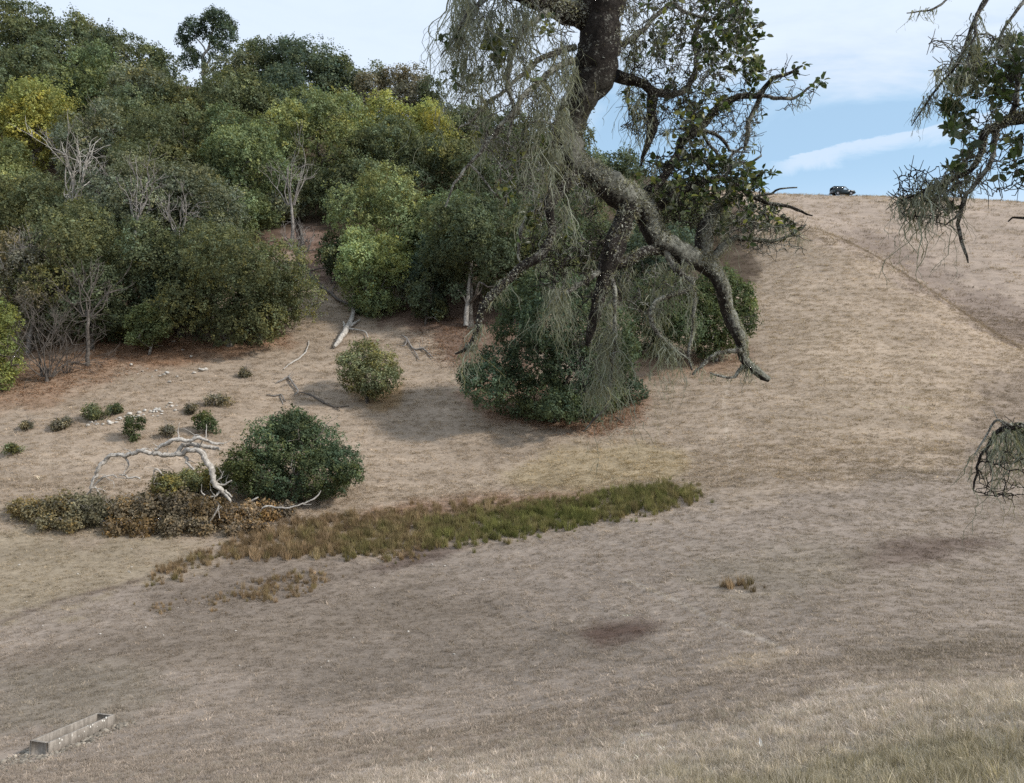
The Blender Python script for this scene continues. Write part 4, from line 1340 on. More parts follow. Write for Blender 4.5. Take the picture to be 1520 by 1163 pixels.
# ------------------------------------------------------------------ parked car on the ridge
def car():
    b = hit(1252, 294.2, 120)
    ys = np.arange(140, 200, 0.5)
    xs = (1252 - CX) / F * ys
    el = H(xs, ys) / ys
    k = int(np.argmax(el))
    b = np.array([xs[k], ys[k] + 0.6, 0.0])
    b[2] = float(H(b[0], b[1])) - 0.05
    paint = plain_mat('dark_car_paint', (0.018, 0.032, 0.040), 0.3, spec=0.5)
    glass = plain_mat('car_glass', (0.02, 0.03, 0.035), 0.08, spec=0.6)
    rubber = plain_mat('tyre_rubber', (0.015, 0.015, 0.016), 0.9)
    steel = plain_mat('wheel_steel', (0.25, 0.25, 0.26), 0.4, 0.8)
    chrome = plain_mat('bumper_metal', (0.12, 0.12, 0.13), 0.4, 0.6)
    lampm = plain_mat('headlight_glass', (0.7, 0.7, 0.68), 0.15)
    root = empty('parked_car', b)
    root.rotation_euler = (0, 0, R_(4))
    tag(root, 'dark boxy four wheel drive car parked on the skyline of the far ridge', 'car')
    S = 1.04

    def extr(name, prof, y0, y1, mat, par=root, inset=0.0, bev=0.05):
        p = np.array(prof, float) * S
        c = p.mean(0)
        n = len(p)
        rings = [(y0, 0.92), (y0 + 0.07, 1.0), (y1 - 0.07, 1.0), (y1, 0.92)]
        V = []
        for y, s in rings:
            for q in p:
                V.append(((q[0] - c[0]) * (1 - (1 - s) * 0.25) + c[0], y, (q[1] - c[1]) * s + c[1]))
        Fq = [[r * n + k, r * n + (k + 1) % n, (r + 1) * n + (k + 1) % n, (r + 1) * n + k] for r in range(3) for k in range(n)]
        mb = MB()
        mb.add(V, Fq)
        mb.f.append(np.array([list(range(n))[::-1]], np.int64))
        mb.f.append(np.array([list(range(3 * n, 4 * n))], np.int64))
        return mb.build(name, mat, par)
    # lower body with wheel arches; x forward to the right
    arch = lambda cx: [(cx + 0.44 * math.cos(t), 0.42 + 0.42 * math.sin(t)) for t in np.linspace(pi, 0, 8)]
    body = [(-2.3, 0.5)] + [(x, z) for x, z in arch(-1.35)] + [(x, z) for x, z in arch(1.4)] + [(2.25, 0.45), (2.32, 0.75), (2.25, 1.0), (1.15, 1.12), (0.95, 1.14), (-2.3, 1.12)]
    extr('body', body, -0.86, 0.86, paint)
    # roof, pillars and load-space sides leave the front windows open so the sky shows through
    extr('roof', [(-2.22, 1.72), (-2.05, 1.84), (0.15, 1.82), (0.38, 1.74), (0.36, 1.68), (-2.22, 1.66)], -0.76, 0.76, paint)
    for sgn in (-1, 1):
        y = sgn * 0.77
        for prof in ([(-2.3, 1.1), (-2.22, 1.68), (-2.05, 1.68), (-2.12, 1.1)], [(-1.0, 1.1), (-1.0, 1.68), (-0.85, 1.68), (-0.85, 1.1)], [(-0.2, 1.1), (-0.22, 1.68), (-0.1, 1.68), (-0.08, 1.1)], [(0.95, 1.1), (0.36, 1.72), (0.24, 1.72), (0.82, 1.1)]):
            extr('pillar', prof, y - 0.05, y + 0.05, paint)
        extr('window', [(-2.13, 1.12), (-2.06, 1.68), (-0.99, 1.68), (-0.99, 1.12)], y - 0.02, y + 0.02, glass)
        extr('window', [(-0.86, 1.12), (-0.86, 1.68), (-0.21, 1.68), (-0.19, 1.12)], y - 0.02, y + 0.02, glass)
    clear, nt, out = new_mat('clear_glass')
    tr, gl, mx = N(nt, 'ShaderNodeBsdfTransparent'), N(nt, 'ShaderNodeBsdfGlossy'), N(nt, 'ShaderNodeMixShader')
    gl.inputs['Roughness'].default_value = 0.05
    mx.inputs[0].default_value = 0.12
    nt.links.new(tr.outputs[0], mx.inputs[1])
    nt.links.new(gl.outputs[0], mx.inputs[2])
    nt.links.new(mx.outputs[0], out.inputs[0])
    for sgn in (-1, 1):
        y = sgn * 0.77
        extr('window', [(-0.09, 1.12), (-0.1, 1.68), (0.25, 1.68), (0.83, 1.12)], y - 0.015, y + 0.015, clear)
    mb = MB()
    mb.add(np.array([(0.93, -0.72, 1.13), (0.93, 0.72, 1.13), (0.37, 0.7, 1.7), (0.37, -0.7, 1.7), (0.95, -0.72, 1.14), (0.95, 0.72, 1.14), (0.39, 0.7, 1.71), (0.39, -0.7, 1.71)]) * [S, 1, S], [[0, 1, 2, 3], [4, 7, 6, 5], [0, 4, 5, 1], [2, 6, 7, 3], [1, 5, 6, 2], [0, 3, 7, 4]])
    mb.build('windscreen', clear, root)
    for x, y in ((-1.35, -0.82), (-1.35, 0.82), (1.4, -0.82), (1.4, 0.82)):
        mb = MB()
        tube(mb, [(x * S, y - 0.11, 0.40 * S), (x * S, y - 0.09, 0.40 * S), (x * S, y + 0.09, 0.40 * S), (x * S, y + 0.11, 0.40 * S)], [0.33, 0.39, 0.39, 0.33], 20)
        w = mb.build('wheel', rubber, root)
        mb = MB()
        sg = -1 if y < 0 else 1
        tube(mb, [(x * S, y + sg * 0.08, 0.40 * S), (x * S, y + sg * 0.125, 0.40 * S)], [0.23, 0.2], 16)
        mb.build('rim', steel, w)
    for x0, x1 in ((2.28, 2.44), (-2.44, -2.26)):
        mb = MB()
        boxmesh(mb, (x0 * S, -0.84, 0.5), (x1 * S, 0.84, 0.68))
        mb.build('bumper', chrome, root)
    for y in (-0.62, 0.62):
        mb = MB()
        tube(mb, [(2.24 * S, y, 0.86), (2.36 * S, y, 0.86)], [0.11, 0.1], 12)
        mb.build('headlight', lampm, root)
    for y in (-0.95, 0.95):
        mb = MB()
        boxmesh(mb, (0.72, y - 0.1, 1.12), (0.84, y + 0.1, 1.3))
        mb.build('mirror', paint, root)
    mb = MB()
    boxmesh(mb, (-0.5, -0.6, 0.95), (-0.38, 0.6, 1.5))
    mb.build('seat', rubber, root)


car()
# ------------------------------------------------------------------ the lichen-draped oak overhead
OAK = [  # key, parent part, points (px, py, thickness px, distance)
    ('limb', [(905, -140, 84, 4.35), (892, -40, 78, 4.4), (890, 40, 74, 4.4), (886, 95, 68, 4.42), (864, 145, 60, 4.45), (842, 196, 52, 4.5), (846, 238, 52, 4.5), (880, 264, 52, 4.52), (922, 288, 49, 4.55), (956, 312, 45, 4.6), (972, 350, 38, 4.6), (1010, 376, 37, 4.65), (1048, 394, 33, 4.7), (1070, 422, 25, 4.7), (1078, 460, 22, 4.75), (1098, 498, 21, 4.75), (1103, 532, 17, 4.8), (1122, 552, 14, 4.8), (1140, 565, 9, 4.8)]),
    ('branch', [(872, 24, 40, 4.4), (840, 20, 33, 4.35), (805, 6, 27, 4.3), (770, -8, 20, 4.2), (730, -25, 20, 4.15), (700, -60, 12, 4.1)]),
    ('branch', [(935, 308, 36, 4.55), (922, 340, 31, 4.5), (908, 375, 28, 4.45), (898, 410, 24, 4.45), (888, 445, 19, 4.4), (880, 480, 14, 4.4), (872, 515, 8, 4.4)]),
    ('branch', [(856, 255, 24, 4.5), (838, 275, 20, 4.4), (820, 292, 17, 4.35), (813, 312, 15, 4.3), (818, 345, 13, 4.25), (802, 378, 14, 4.2), (772, 400, 14, 4.2), (740, 430, 12, 4.15), (716, 455, 10, 4.1), (708, 485, 9, 4.1), (698, 512, 7, 4.1), (676, 527, 3, 4.1)]),
    ('branch', [(850, 90, 11, 4.35), (800, 120, 9, 4.2), (768, 160, 8, 4.1), (742, 192, 7, 4.05), (720, 218, 6, 4), (697, 244, 5, 4), (680, 265, 4, 4), (668, 282, 3, 4), (660, 305, 2, 4)]),
    ('branch', [(698, 245, 4, 4), (714, 264, 3, 4), (728, 282, 2.4, 4), (742, 300, 1.5, 4)]),
    ('branch', [(915, 112, 19, 4.5), (945, 120, 15, 4.55), (965, 135, 15, 4.6), (969, 165, 17, 4.6), (966, 195, 15, 4.6), (958, 222, 8, 4.6), (950, 245, 3, 4.6)]),
    ('branch', [(962, 134, 12, 4.6), (1000, 140, 10, 4.65), (1022, 125, 9, 4.7), (1035, 95, 8, 4.7), (1030, 60, 7, 4.75), (1045, 25, 5, 4.8), (1070, -5, 4, 4.8)]),
    ('branch', [(915, 72, 10, 4.5), (950, 50, 8, 4.55), (970, 25, 7, 4.6), (1000, 8, 7, 4.65), (1040, 26, 5, 4.7), (1095, 28, 3, 4.75), (1110, 22, 2, 4.75)]),
    ('branch', [(945, 300, 18, 4.6), (985, 262, 13, 4.65), (1005, 232, 12, 4.7), (1015, 205, 12, 4.7), (1040, 186, 12, 4.75), (1065, 160, 11, 4.8), (1085, 147, 10, 4.85), (1112, 142, 9, 4.85), (1130, 138, 9, 4.9), (1148, 118, 6, 4.9), (1168, 110, 5, 4.9), (1190, 100, 3, 4.9)]),
    ('branch', [(1120, 142, 7, 4.88), (1150, 148, 5.5, 4.9), (1172, 146, 5, 4.92), (1195, 133, 3.5, 4.95), (1214, 118, 2, 4.95)]),
    ('branch', [(1130, 140, 8, 4.9), (1118, 165, 7.5, 4.92), (1108, 182, 7.5, 4.92), (1108, 205, 7, 4.92), (1106, 222, 5, 4.92)]),
    ('branch', [(1015, 192, 7, 4.72), (1050, 196, 5.5, 4.75), (1075, 210, 5, 4.78), (1085, 222, 4, 4.8), (1112, 229, 2, 4.8)]),
    ('branch', [(1045, 200, 5, 4.74), (1066, 232, 5, 4.74), (1074, 250, 5, 4.74), (1084, 230, 4.5, 4.76), (1102, 216, 3.5, 4.78)]),
    ('branch', [(965, 312, 15, 4.62), (1010, 285, 11, 4.65), (1045, 270, 10, 4.7), (1075, 264, 9, 4.75), (1095, 277, 8, 4.75), (1115, 292, 7, 4.75), (1140, 302, 6, 4.75), (1165, 308, 5, 4.75), (1190, 315, 4, 4.75), (1207, 318, 2, 4.75)]),
    ('branch', [(1118, 294, 5, 4.75), (1145, 285, 3.5, 4.7), (1160, 279, 2.8, 4.68), (1185, 279, 2, 4.66)]),
    ('branch', [(1075, 264, 6, 4.75), (1092, 246, 5, 4.75), (1118, 239, 4, 4.75), (1132, 231, 3, 4.75)]),
    ('branch', [(1046, 396, 27, 4.7), (1044, 360, 24, 4.7), (1052, 332, 21, 4.7), (1066, 310, 15, 4.75), (1080, 290, 9, 4.75), (1090, 266, 5, 4.75)]),
    ('branch', [(1056, 385, 15, 4.7), (1078, 364, 12, 4.72), (1095, 351, 10, 4.74), (1120, 355, 7, 4.76), (1150, 360, 5, 4.78), (1175, 350, 4, 4.8), (1194, 335, 2, 4.8)]),
    ('branch', [(905, 392, 21, 4.45), (930, 388, 18, 4.5), (955, 376, 16, 4.55), (985, 370, 13, 4.6), (1006, 376, 9, 4.62)]),
    ('branch', [(980, 368, 11, 4.6), (1008, 402, 10, 4.6), (1028, 424, 9, 4.6), (1000, 437, 8, 4.58), (975, 448, 8, 4.56), (968, 468, 7, 4.55), (974, 492, 6, 4.55), (990, 506, 6, 4.55), (1008, 520, 5, 4.55), (1022, 533, 3, 4.55)]),
    ('branch', [(1027, 423, 7, 4.6), (1029, 455, 6, 4.6), (1030, 490, 5, 4.6), (1022, 520, 5, 4.6), (1028, 548, 3, 4.6)]),
    ('branch', [(1100, 520, 9, 4.75), (1075, 524, 7, 4.72), (1055, 531, 6, 4.7), (1040, 543, 5, 4.68), (1027, 556, 3, 4.66)]),
    ('branch', [(1110, 540, 8, 4.8), (1090, 557, 5, 4.78), (1070, 557, 4, 4.76), (1056, 552, 2, 4.74)]),
    ('branch', [(900, 400, 11, 4.45), (875, 412, 8, 4.4), (850, 428, 8, 4.35), (828, 444, 6, 4.3), (812, 458, 3, 4.3)]),
    ('branch', [(900, 405, 9, 4.45), (913, 440, 7, 4.42), (913, 480, 6.5, 4.42), (910, 530, 5.5, 4.42), (905, 578, 5, 4.42), (892, 616, 4, 4.42), (866, 641, 2, 4.42)]),
    ('branch', [(815, 12, 11, 4.3), (780, 45, 9, 4.2), (757, 80, 8.5, 4.15), (755, 120, 7.5, 4.15), (760, 165, 5, 4.15), (756, 215, 3, 4.15)]),
    ('branch', [(745, -18, 11, 4.17), (705, 10, 8, 4.1), (682, 40, 6, 4.05), (668, 70, 3.5, 4.05), (655, 82, 1.5, 4.05)]),
    ('branch', [(855, 70, 10, 4.38), (815, 82, 9, 4.3), (778, 108, 7, 4.25), (740, 142, 6, 4.2), (702, 175, 4.5, 4.15), (676, 192, 2.5, 4.1)]),
    ('branch', [(842, 205, 10, 4.5), (805, 214, 8, 4.4), (775, 240, 6, 4.35), (755, 275, 4, 4.3), (748, 310, 2, 4.3)]),
    ('branch', [(845, 272, 12, 4.45), (806, 305, 9, 4.4), (780, 330, 7, 4.38), (770, 368, 4, 4.36), (776, 400, 2, 4.36)]),
]
OAKR = [
    ('branch', [(1732, 97, 34, 3.7), (1620, 140, 26, 3.65), (1540, 165, 20, 3.6), (1500, 178, 16, 3.6), (1478, 190, 13, 3.6), (1462, 196, 11, 3.6), (1456, 225, 9, 3.6), (1440, 250, 7, 3.6), (1412, 268, 6, 3.6), (1385, 277, 5, 3.6), (1360, 290, 4, 3.6), (1330, 302, 2, 3.6)]),
    ('branch', [(1478, 190, 9, 3.6), (1474, 215, 8, 3.6), (1468, 245, 7.5, 3.6), (1452, 272, 7, 3.6), (1434, 288, 6.5, 3.6), (1428, 310, 6, 3.6), (1427, 345, 5.5, 3.6), (1430, 372, 4.5, 3.6), (1434, 392, 2, 3.6)]),
    ('branch', [(1428, 316, 4.5, 3.6), (1416, 325, 3.5, 3.6), (1404, 336, 1.8, 3.6)]),
    ('branch', [(1700, -20, 20, 3.6), (1560, -50, 14, 3.5), (1500, -28, 10, 3.5), (1465, -5, 8, 3.5), (1445, 40, 6, 3.5), (1425, 85, 5, 3.5), (1400, 120, 4, 3.5), (1375, 150, 3, 3.5), (1352, 184, 1.5, 3.5)]),
    ('branch', [(1466, -6, 7, 3.5), (1452, 20, 5, 3.48), (1440, 60, 4, 3.46), (1430, 112, 2.5, 3.46)]),
    ('branch', [(1545, -42, 9, 3.5), (1510, 10, 6, 3.45), (1490, 45, 4, 3.45), (1478, 72, 2, 3.45)]),
    ('branch', [(1470, -10, 6, 3.5), (1420, -2, 4, 3.5), (1388, 12, 3, 3.5), (1345, 22, 1.5, 3.5)]),
    ('branch', [(1690, 480, 24, 3.45), (1600, 598, 16, 3.4), (1555, 622, 11, 3.4), (1520, 630, 9, 3.4), (1500, 635, 8, 3.4), (1482, 645, 6, 3.4), (1466, 666, 5, 3.4), (1454, 688, 4, 3.4), (1450, 705, 3.5, 3.4), (1444, 729, 2, 3.4)]),
    ('branch', [(1504, 633, 5, 3.4), (1490, 626, 4, 3.38), (1475, 626, 3.5, 3.36), (1466, 640, 3, 3.36), (1457, 660, 3, 3.36), (1444, 675, 1.5, 3.36)]),
    ('branch', [(1464, 670, 3, 3.4), (1468, 686, 2.4, 3.4), (1471, 702, 1.4, 3.4)]),
    ('branch', [(1700, 320, 14, 3.55), (1580, 332, 8, 3.5), (1540, 326, 5, 3.5), (1510, 322, 3.5, 3.5), (1496, 330, 2, 3.5)]),
    ('branch', [(1500, 178, 9, 3.6), (1512, 125, 7, 3.58), (1500, 85, 5, 3.56), (1488, 66, 3, 3.56)]),
]
FILL = [  # outline of a mass of twigs, how many, distance range
    ([(670, -30), (850, -20), (835, 230), (800, 330), (720, 230), (676, 140)], 460, 3.85, 4.5),
    ([(720, 180), (850, 240), (900, 330), (890, 450), (800, 430), (785, 330)], 330, 4.1, 4.6),
    ([(925, -30), (1110, -20), (1120, 60), (1080, 130), (1000, 200), (930, 210)], 1000, 4.35, 5.0),
    ([(990, 150), (1130, 90), (1125, 225), (1010, 250)], 300, 4.6, 5.0),
    ([(960, 230), (1110, 236), (1150, 310), (1190, 340), (1060, 350), (970, 320)], 560, 4.5, 4.95),
    ([(1080, 320), (1196, 318), (1192, 375), (1100, 382)], 80, 4.6, 4.9),
    ([(910, 400), (1030, 380), (1040, 440), (950, 480)], 80, 4.4, 4.8),
    ([(830, 430), (930, 420), (915, 560), (870, 600)], 80, 4.3, 4.6),
    ([(1140, 95), (1220, 95), (1215, 160), (1140, 165)], 26, 4.8, 5.0),
    ([(1385, 60), (1640, 40), (1640, 300), (1400, 290), (1430, 200)], 420, 3.3, 3.95),
    ([(1335, 255), (1440, 250), (1400, 335), (1328, 325)], 110, 3.45, 3.8),
    ([(1445, 640), (1600, 620), (1600, 740), (1452, 738)], 80, 3.25, 3.55),
]
LEAVES = [  # px, py, radius px, count, bright share
    (1000, 90, 90, 60, .3), (1060, 130, 60, 40, .3), (1070, 200, 50, 30, .2), (1000, 190, 40, 26, .3), (1090, 330, 60, 40, .4), (960, 260, 40, 24, .3), (1150, 130, 50, 22, .2), (780, 150, 80, 40, .3), (800, 330, 60, 34, .35),
    (1030, 20, 55, 80, .2), (1085, 40, 40, 80, .2), (1112, 20, 22, 24, .2), (1075, 75, 32, 46, .2), (1035, 70, 28, 24, .25), (965, 50, 26, 14, .4), (980, 85, 14, 8, .6), (1000, 60, 20, 12, .3), (948, 165, 22, 10, .2),
    (1100, 68, 26, 30, .3), (1118, 88, 18, 18, .3), (1128, 95, 14, 12, .2), (1206, 118, 14, 8, .1), (1180, 108, 10, 5, .1), (1128, 48, 10, 7, .2), (1135, 52, 8, 5, .1), (1022, 205, 22, 26, .2), (1008, 228, 22, 30, .2), (1035, 235, 16, 12, .2),
    (1040, 258, 40, 70, .15), (1075, 268, 34, 70, .15), (1105, 262, 26, 36, .15), (1010, 275, 36, 50, .15), (1100, 300, 34, 50, .25), (1135, 262, 14, 9, .1), (1125, 275, 12, 10, .1), (1145, 265, 8, 5, .1), (1060, 305, 30, 26, .3), (1120, 322, 22, 20, .4), (1160, 330, 20, 12, .4), (1150, 320, 18, 12, .3),
    (1040, 150, 16, 6, .3), (1080, 160, 16, 7, .2), (1120, 135, 14, 6, .2), (1130, 110, 14, 12, .3), (1108, 70, 14, 12, .2),
    (740, 55, 16, 26, .5), (735, 72, 18, 22, .2), (812, 35, 12, 10, .8), (664, 42, 8, 5, 0), (662, 62, 8, 4, 0), (668, 102, 10, 6, 0), (668, 120, 8, 5, 0), (700, 110, 14, 12, .1), (762, 245, 18, 18, .3), (750, 300, 22, 22, .4), (800, 220, 20, 14, .3), (770, 340, 18, 12, .3), (765, 320, 10, 8, .5),
    (1392, 162, 14, 16, 0), (1405, 150, 16, 20, 0), (1420, 180, 18, 18, 0), (1440, 130, 26, 44, .1), (1465, 110, 24, 40, .05), (1480, 145, 22, 34, .1), (1462, 78, 12, 10, 0), (1500, 75, 18, 16, 0), (1515, 110, 26, 30, 0), (1512, 70, 16, 14, 0), (1490, 210, 26, 26, .1), (1430, 215, 20, 16, 0), (1410, 240, 24, 18, 0), (1395, 300, 22, 14, 0), (1505, 250, 20, 14, 0), (1560, 130, 50, 90, 0), (1580, 220, 50, 80, 0), (1400, 180, 14, 10, 0),
]
LICHEN = [
    (905, 40, 45, 60, 260, .10), (870, 140, 40, 60, 260, .12), (850, 210, 34, 40, 160, .12), (900, 270, 50, 30, 160, .06), (1010, 372, 60, 26, 140, .05), (930, 330, 20, 40, 120, .10), (800, 20, 50, 20, 140, .16), (1010, 300, 60, 30, 130, .09), (1060, 330, 30, 40, 120, .07), (1000, 60, 50, 60, 160, .09),  # px, py, half width, half height, strands, length m
    (702, -8, 34, 14, 230, .50), (690, 55, 22, 45, 170, .34), (738, 10, 30, 30, 150, .42), (705, 100, 20, 30, 110, .22), (682, 30, 12, 30, 90, .30),
    (790, 70, 30, 50, 170, .36), (806, 150, 9, 70, 200, .62), (832, 120, 18, 70, 190, .30), (745, 130, 36, 50, 150, .2), (720, 190, 30, 40, 90, .30), (765, 30, 30, 20, 120, .35), (850, 60, 14, 40, 80, .22), (825, 245, 14, 30, 90, .2),
    (830, 335, 34, 30, 100, .13), (820, 434, 17, 12, 210, .36), (836, 300, 16, 20, 60, .2), (870, 408, 40, 30, 130, .15), (899, 480, 11, 50, 300, .36), (903, 550, 15, 35, 200, .26), (880, 590, 14, 22, 90, .16),
    (1028, 470, 6, 45, 140, .15), (985, 508, 24, 14, 220, .20), (968, 455, 14, 25, 110, .20), (1000, 398, 38, 22, 110, .14), (990, 430, 30, 15, 90, .16), (940, 400, 30, 12, 110, .22), (1035, 535, 8, 10, 30, .06),
    (1070, 530, 30, 8, 60, .07), (1108, 540, 12, 18, 110, .10), (1075, 557, 18, 5, 30, .05), (1168, 340, 24, 14, 110, .12), (1140, 345, 30, 14, 60, .08), (1090, 350, 30, 14, 90, .10),
    (962, 235, 24, 40, 120, .20), (975, 160, 60, 60, 200, .13), (1030, 100, 50, 40, 120, .08), (1110, 190, 10, 30, 40, .06), (1188, 146, 14, 6, 40, .06), (1060, 170, 30, 20, 50, .06), (930, 60, 20, 60, 120, .20), (930, 160, 20, 40, 110, .22), (1000, 210, 30, 30, 80, .10),
    (703, 500, 12, 34, 130, .10), (672, 530, 4, 4, 26, .32), (740, 432, 36, 20, 110, .09), (800, 385, 20, 20, 60, .14),
    (1442, 40, 10, 60, 300, .18), (1408, 110, 16, 30, 170, .13), (1378, 148, 14, 20, 110, .11), (1490, 35, 12, 34, 190, .18), (1425, 90, 10, 30, 90, .18), (1392, 272, 44, 22, 230, .20), (1355, 294, 26, 8, 150, .24), (1430, 250, 22, 18, 110, .14), (1505, 640, 20, 8, 150, .26), (1545, 635, 22, 8, 120, .3), (1475, 655, 14, 14, 50, .16), (1370, 15, 24, 8, 40, .05),
]


def oak():
    rr = np.random.default_rng(2024)
    base = np.array([3.1, 1.5, float(H(3.1, 1.5))])
    root = empty('oak_tree', base)
    tag(root, 'near oak limb draped with grey lace lichen hanging down across the view', 'tree')
    parts = []   # each: dict(name, MB of wood, leaves MB, lichen MB)
    NP, NR, NB, NQ, ND = [], [], [], [], []    # node position, radius, part, pixel, direction

    def add_nodes(q, r, k):
        for i in range(len(q)):
            NP.append(q[i])
            NR.append(r[i])
            NB.append(k)
            NQ.append((CX + F * q[i][0] / max(q[i][1], .1), HY - F * q[i][2] / max(q[i][1], .1)))
    # trunk and the limbs out of frame that carry what the photograph shows
    tm = MB()
    tq = smooth_path([[3.1, 1.5, base[2] - 0.4, .50], [3.1, 1.5, base[2] + 0.2, .40], [3.0, 1.6, 0.0, .34], [2.7, 1.95, 1.7, .30], [2.1, 2.7, 2.9, .25], [1.3, 3.6, 3.25, .21], [0.75, 4.15, 2.95, .185], [*P(903, -135, 4.35), .128]], 0.12, 0.012)
    tube(tm, tq[:, :3], tq[:, 3], 16, rough=0.05)
    tq2 = smooth_path([[2.75, 1.9, 1.6, .20], [3.2, 2.6, 2.0, .15], [3.35, 3.2, 1.85, .11], [*P(1760, 90, 3.75), .06], [*P(1732, 97, 3.7), .05]], 0.12, 0.01)
    tube(tm, tq2[:, :3], tq2[:, 3], 12, rough=0.05)
    tq3 = smooth_path([[3.2, 2.6, 2.0, .10], [3.1, 3.1, 2.2, .07], [*P(1700, -20, 3.6), .03]], 0.12, 0.01)
    tube(tm, tq3[:, :3], tq3[:, 3], 10)
    tq4 = smooth_path([[3.35, 3.2, 1.85, .08], [3.3, 3.4, 1.2, .06], [*P(1700, 320, 3.55), .045], [*P(1690, 480, 3.45), .035]], 0.12, 0.01)
    tube(tm, tq4[:, :3], tq4[:, 3], 10)
    parts.append(['trunk', tm, MB(), MB()])
    for nm, ln in OAK + OAKR:
        k = len(parts)
        mb = MB()
        pts = [[*P(a, b, Y), w * (0.86 if nm == 'limb' else 1.0) / F * Y / 2] for a, b, w, Y in ln]
        big = ln[0][2] > 18
        q = smooth_path(pts, 0.035 if big else 0.03, 0.004 if big else 0.006)
        r = np.maximum(q[:, 3], 0.0016)
        if big:   # burls and swellings
            r = r * (1 + 0.16 * np.sin(np.cumsum(rr.uniform(0.2, 1.0, len(r))) + k) * rr.uniform(0.3, 1, len(r)))
        tube(mb, q[:, :3], r, 14 if ln[0][2] > 30 else (9 if ln[0][2] > 12 else 6), rough=0.14 if big else 0.12)
        parts.append([nm, mb, MB(), MB()])
        add_nodes(q[:, :3], r, k)
    # twigs: grow toward points spread through each mass, nearest first
    NPA = np.array(NP)
    tips = []
    for poly, n, y0, y1 in FILL:
        p = np.asarray(poly, float)
        tg = []
        while len(tg) < n:
            a, b = rr.uniform(p[:, 0].min(), p[:, 0].max()), rr.uniform(p[:, 1].min(), p[:, 1].max())
            if inpoly(np.array([a]), np.array([b]), p)[0]:
                tg.append(P(a, b, rr.uniform(y0, y1)))
        tg = np.array(tg)
        d0 = np.min(np.linalg.norm(tg[:, None] - np.array(NP)[None, ::3], axis=2), axis=1)
        for t in tg[np.argsort(d0)]:
            A = np.array(NP)
            d = np.linalg.norm(A - t, axis=1)
            i = int(np.argmin(d))
            if d[i] < 0.02:
                continue
            p0 = A[i]
            if d[i] > 0.45:
                t = p0 + (t - p0) * 0.45 / d[i]
            L = np.linalg.norm(t - p0)
            m = max(4, int(L / 0.028))
            s = np.linspace(0, 1, m)[:, None]
            amp = 0.16 * L
            wob = np.cumsum(rr.normal(0, 1, (m, 3)), 0)
            wob -= wob[0] + (wob[-1] - wob[0]) * s
            wob *= amp / (np.abs(wob).max() + 1e-9)
            q = p0 + (t - p0) * s + wob + np.array([0, 0, 1]) * (0.12 * L * np.sin(pi * s))
            r0 = min(NR[i] * 0.75, 0.0030 + 0.014 * L)
            r = np.linspace(max(r0, 0.0026), 0.0017, m)
            k = NB[i]
            tube(parts[k][1], q, r, 4, cap=False)
            add_nodes(q[1:], r[1:], k)
            tips.append(len(NP) - 1)
            # side spurs
            for sp in range(rr.integers(1, 5)):
                j = rr.integers(1, m)
                dd = unit((q[j] - q[j - 1]) / (np.linalg.norm(q[j] - q[j - 1]) + 1e-9) + rr.normal(0, 0.9, 3))
                l = rr.uniform(0.02, 0.09)
                qq = np.array([q[j], q[j] + dd * l * 0.5 + rr.normal(0, 0.006, 3), q[j] + dd * l + rr.normal(0, 0.008, 3)])
                tube(parts[k][1], qq, [0.0022, 0.0019, 0.0013], 3, cap=False)
                NP.append(qq[2]); NR.append(0.0013); NB.append(k)
                NQ.append((CX + F * qq[2][0] / qq[2][1], HY - F * qq[2][2] / qq[2][1]))
                tips.append(len(NP) - 1)
    A = np.array(NP)
    Q = np.array(NQ)
    RAD = np.array(NR)
    PB = np.array(NB)
    # leaves
    for px, py, rad, n, br in LEAVES:
        w = np.nonzero((np.hypot(Q[:, 0] - px, Q[:, 1] - py) < rad * 1.1) & (RAD < 0.006))[0]
        if len(w) == 0:
            w = np.argsort(np.hypot(Q[:, 0] - px, Q[:, 1] - py))[:6]
        c0 = rr.choice(w, max(2, n // 2))
        for q in range(int(n * 2.6)):
            i = rr.choice(c0)
            L = rr.uniform(0.024, 0.052)
            d = unit(rr.normal(0, 1, 3) + np.array([0.15, -0.1, 0.25]))
            up = unit(rr.normal(0, 0.6, 3) + np.array([0.1, -0.5, 0.8]))
            s = unit(np.cross(d, up))
            up = np.cross(s, d)
            wdt = L * rr.uniform(0.24, 0.36)
            b = A[i] + d * 0.008 + rr.normal(0, 0.008, 3)
            cup = rr.uniform(0.15, 0.45) * wdt
            l1, l2 = b + d * L * .33 + s * wdt + up * cup, b + d * L * .72 + s * wdt * .8 + up * cup
            r1, r2 = b + d * L * .33 - s * wdt + up * cup, b + d * L * .72 - s * wdt * .8 + up * cup
            t = b + d * L - up * cup * 0.5
            mid = b + d * L * .5
            x = rr.random()
            col = np.array((0.050, 0.075, 0.028)) if x > br else np.array((0.15, 0.16, 0.045))
            if rr.random() < 0.25:
                col = np.array((0.12, 0.135, 0.095))
            col = col * rr.lognormal(0.18, 0.25)
            parts[PB[i]][2].add([b, l1, l2, t, r2, r1, mid], [[0, 6, 2, 1], [6, 3, 2, 2], [0, 5, 4, 6], [6, 4, 3, 3]][0::2], col)
            parts[PB[i]][2].add([mid, t, l2, r2], [[0, 1, 2], [0, 3, 1]], col)
    # hanging lichen
    def strand(mb, p, L, col, w):
        m = max(4, int(L / 0.026) + 2)
        q = np.empty((m, 3))
        q[0] = p
        a = rr.normal(0, 1, 2) * 0.22
        for i in range(1, m):
            a = a * 0.6 + rr.normal(0, 0.46, 2)
            q[i] = q[i - 1] + np.array([a[0], a[1], -1.0]) * L / (m - 1)
        th = rr.random() * pi
        tw = rr.normal(0, 1.5)
        ang = th + tw * np.linspace(0, 1, m)
        sd = np.stack([np.cos(ang), np.sin(ang), np.zeros(m)], 1) * (w * np.linspace(1, 0.35, m))[:, None]
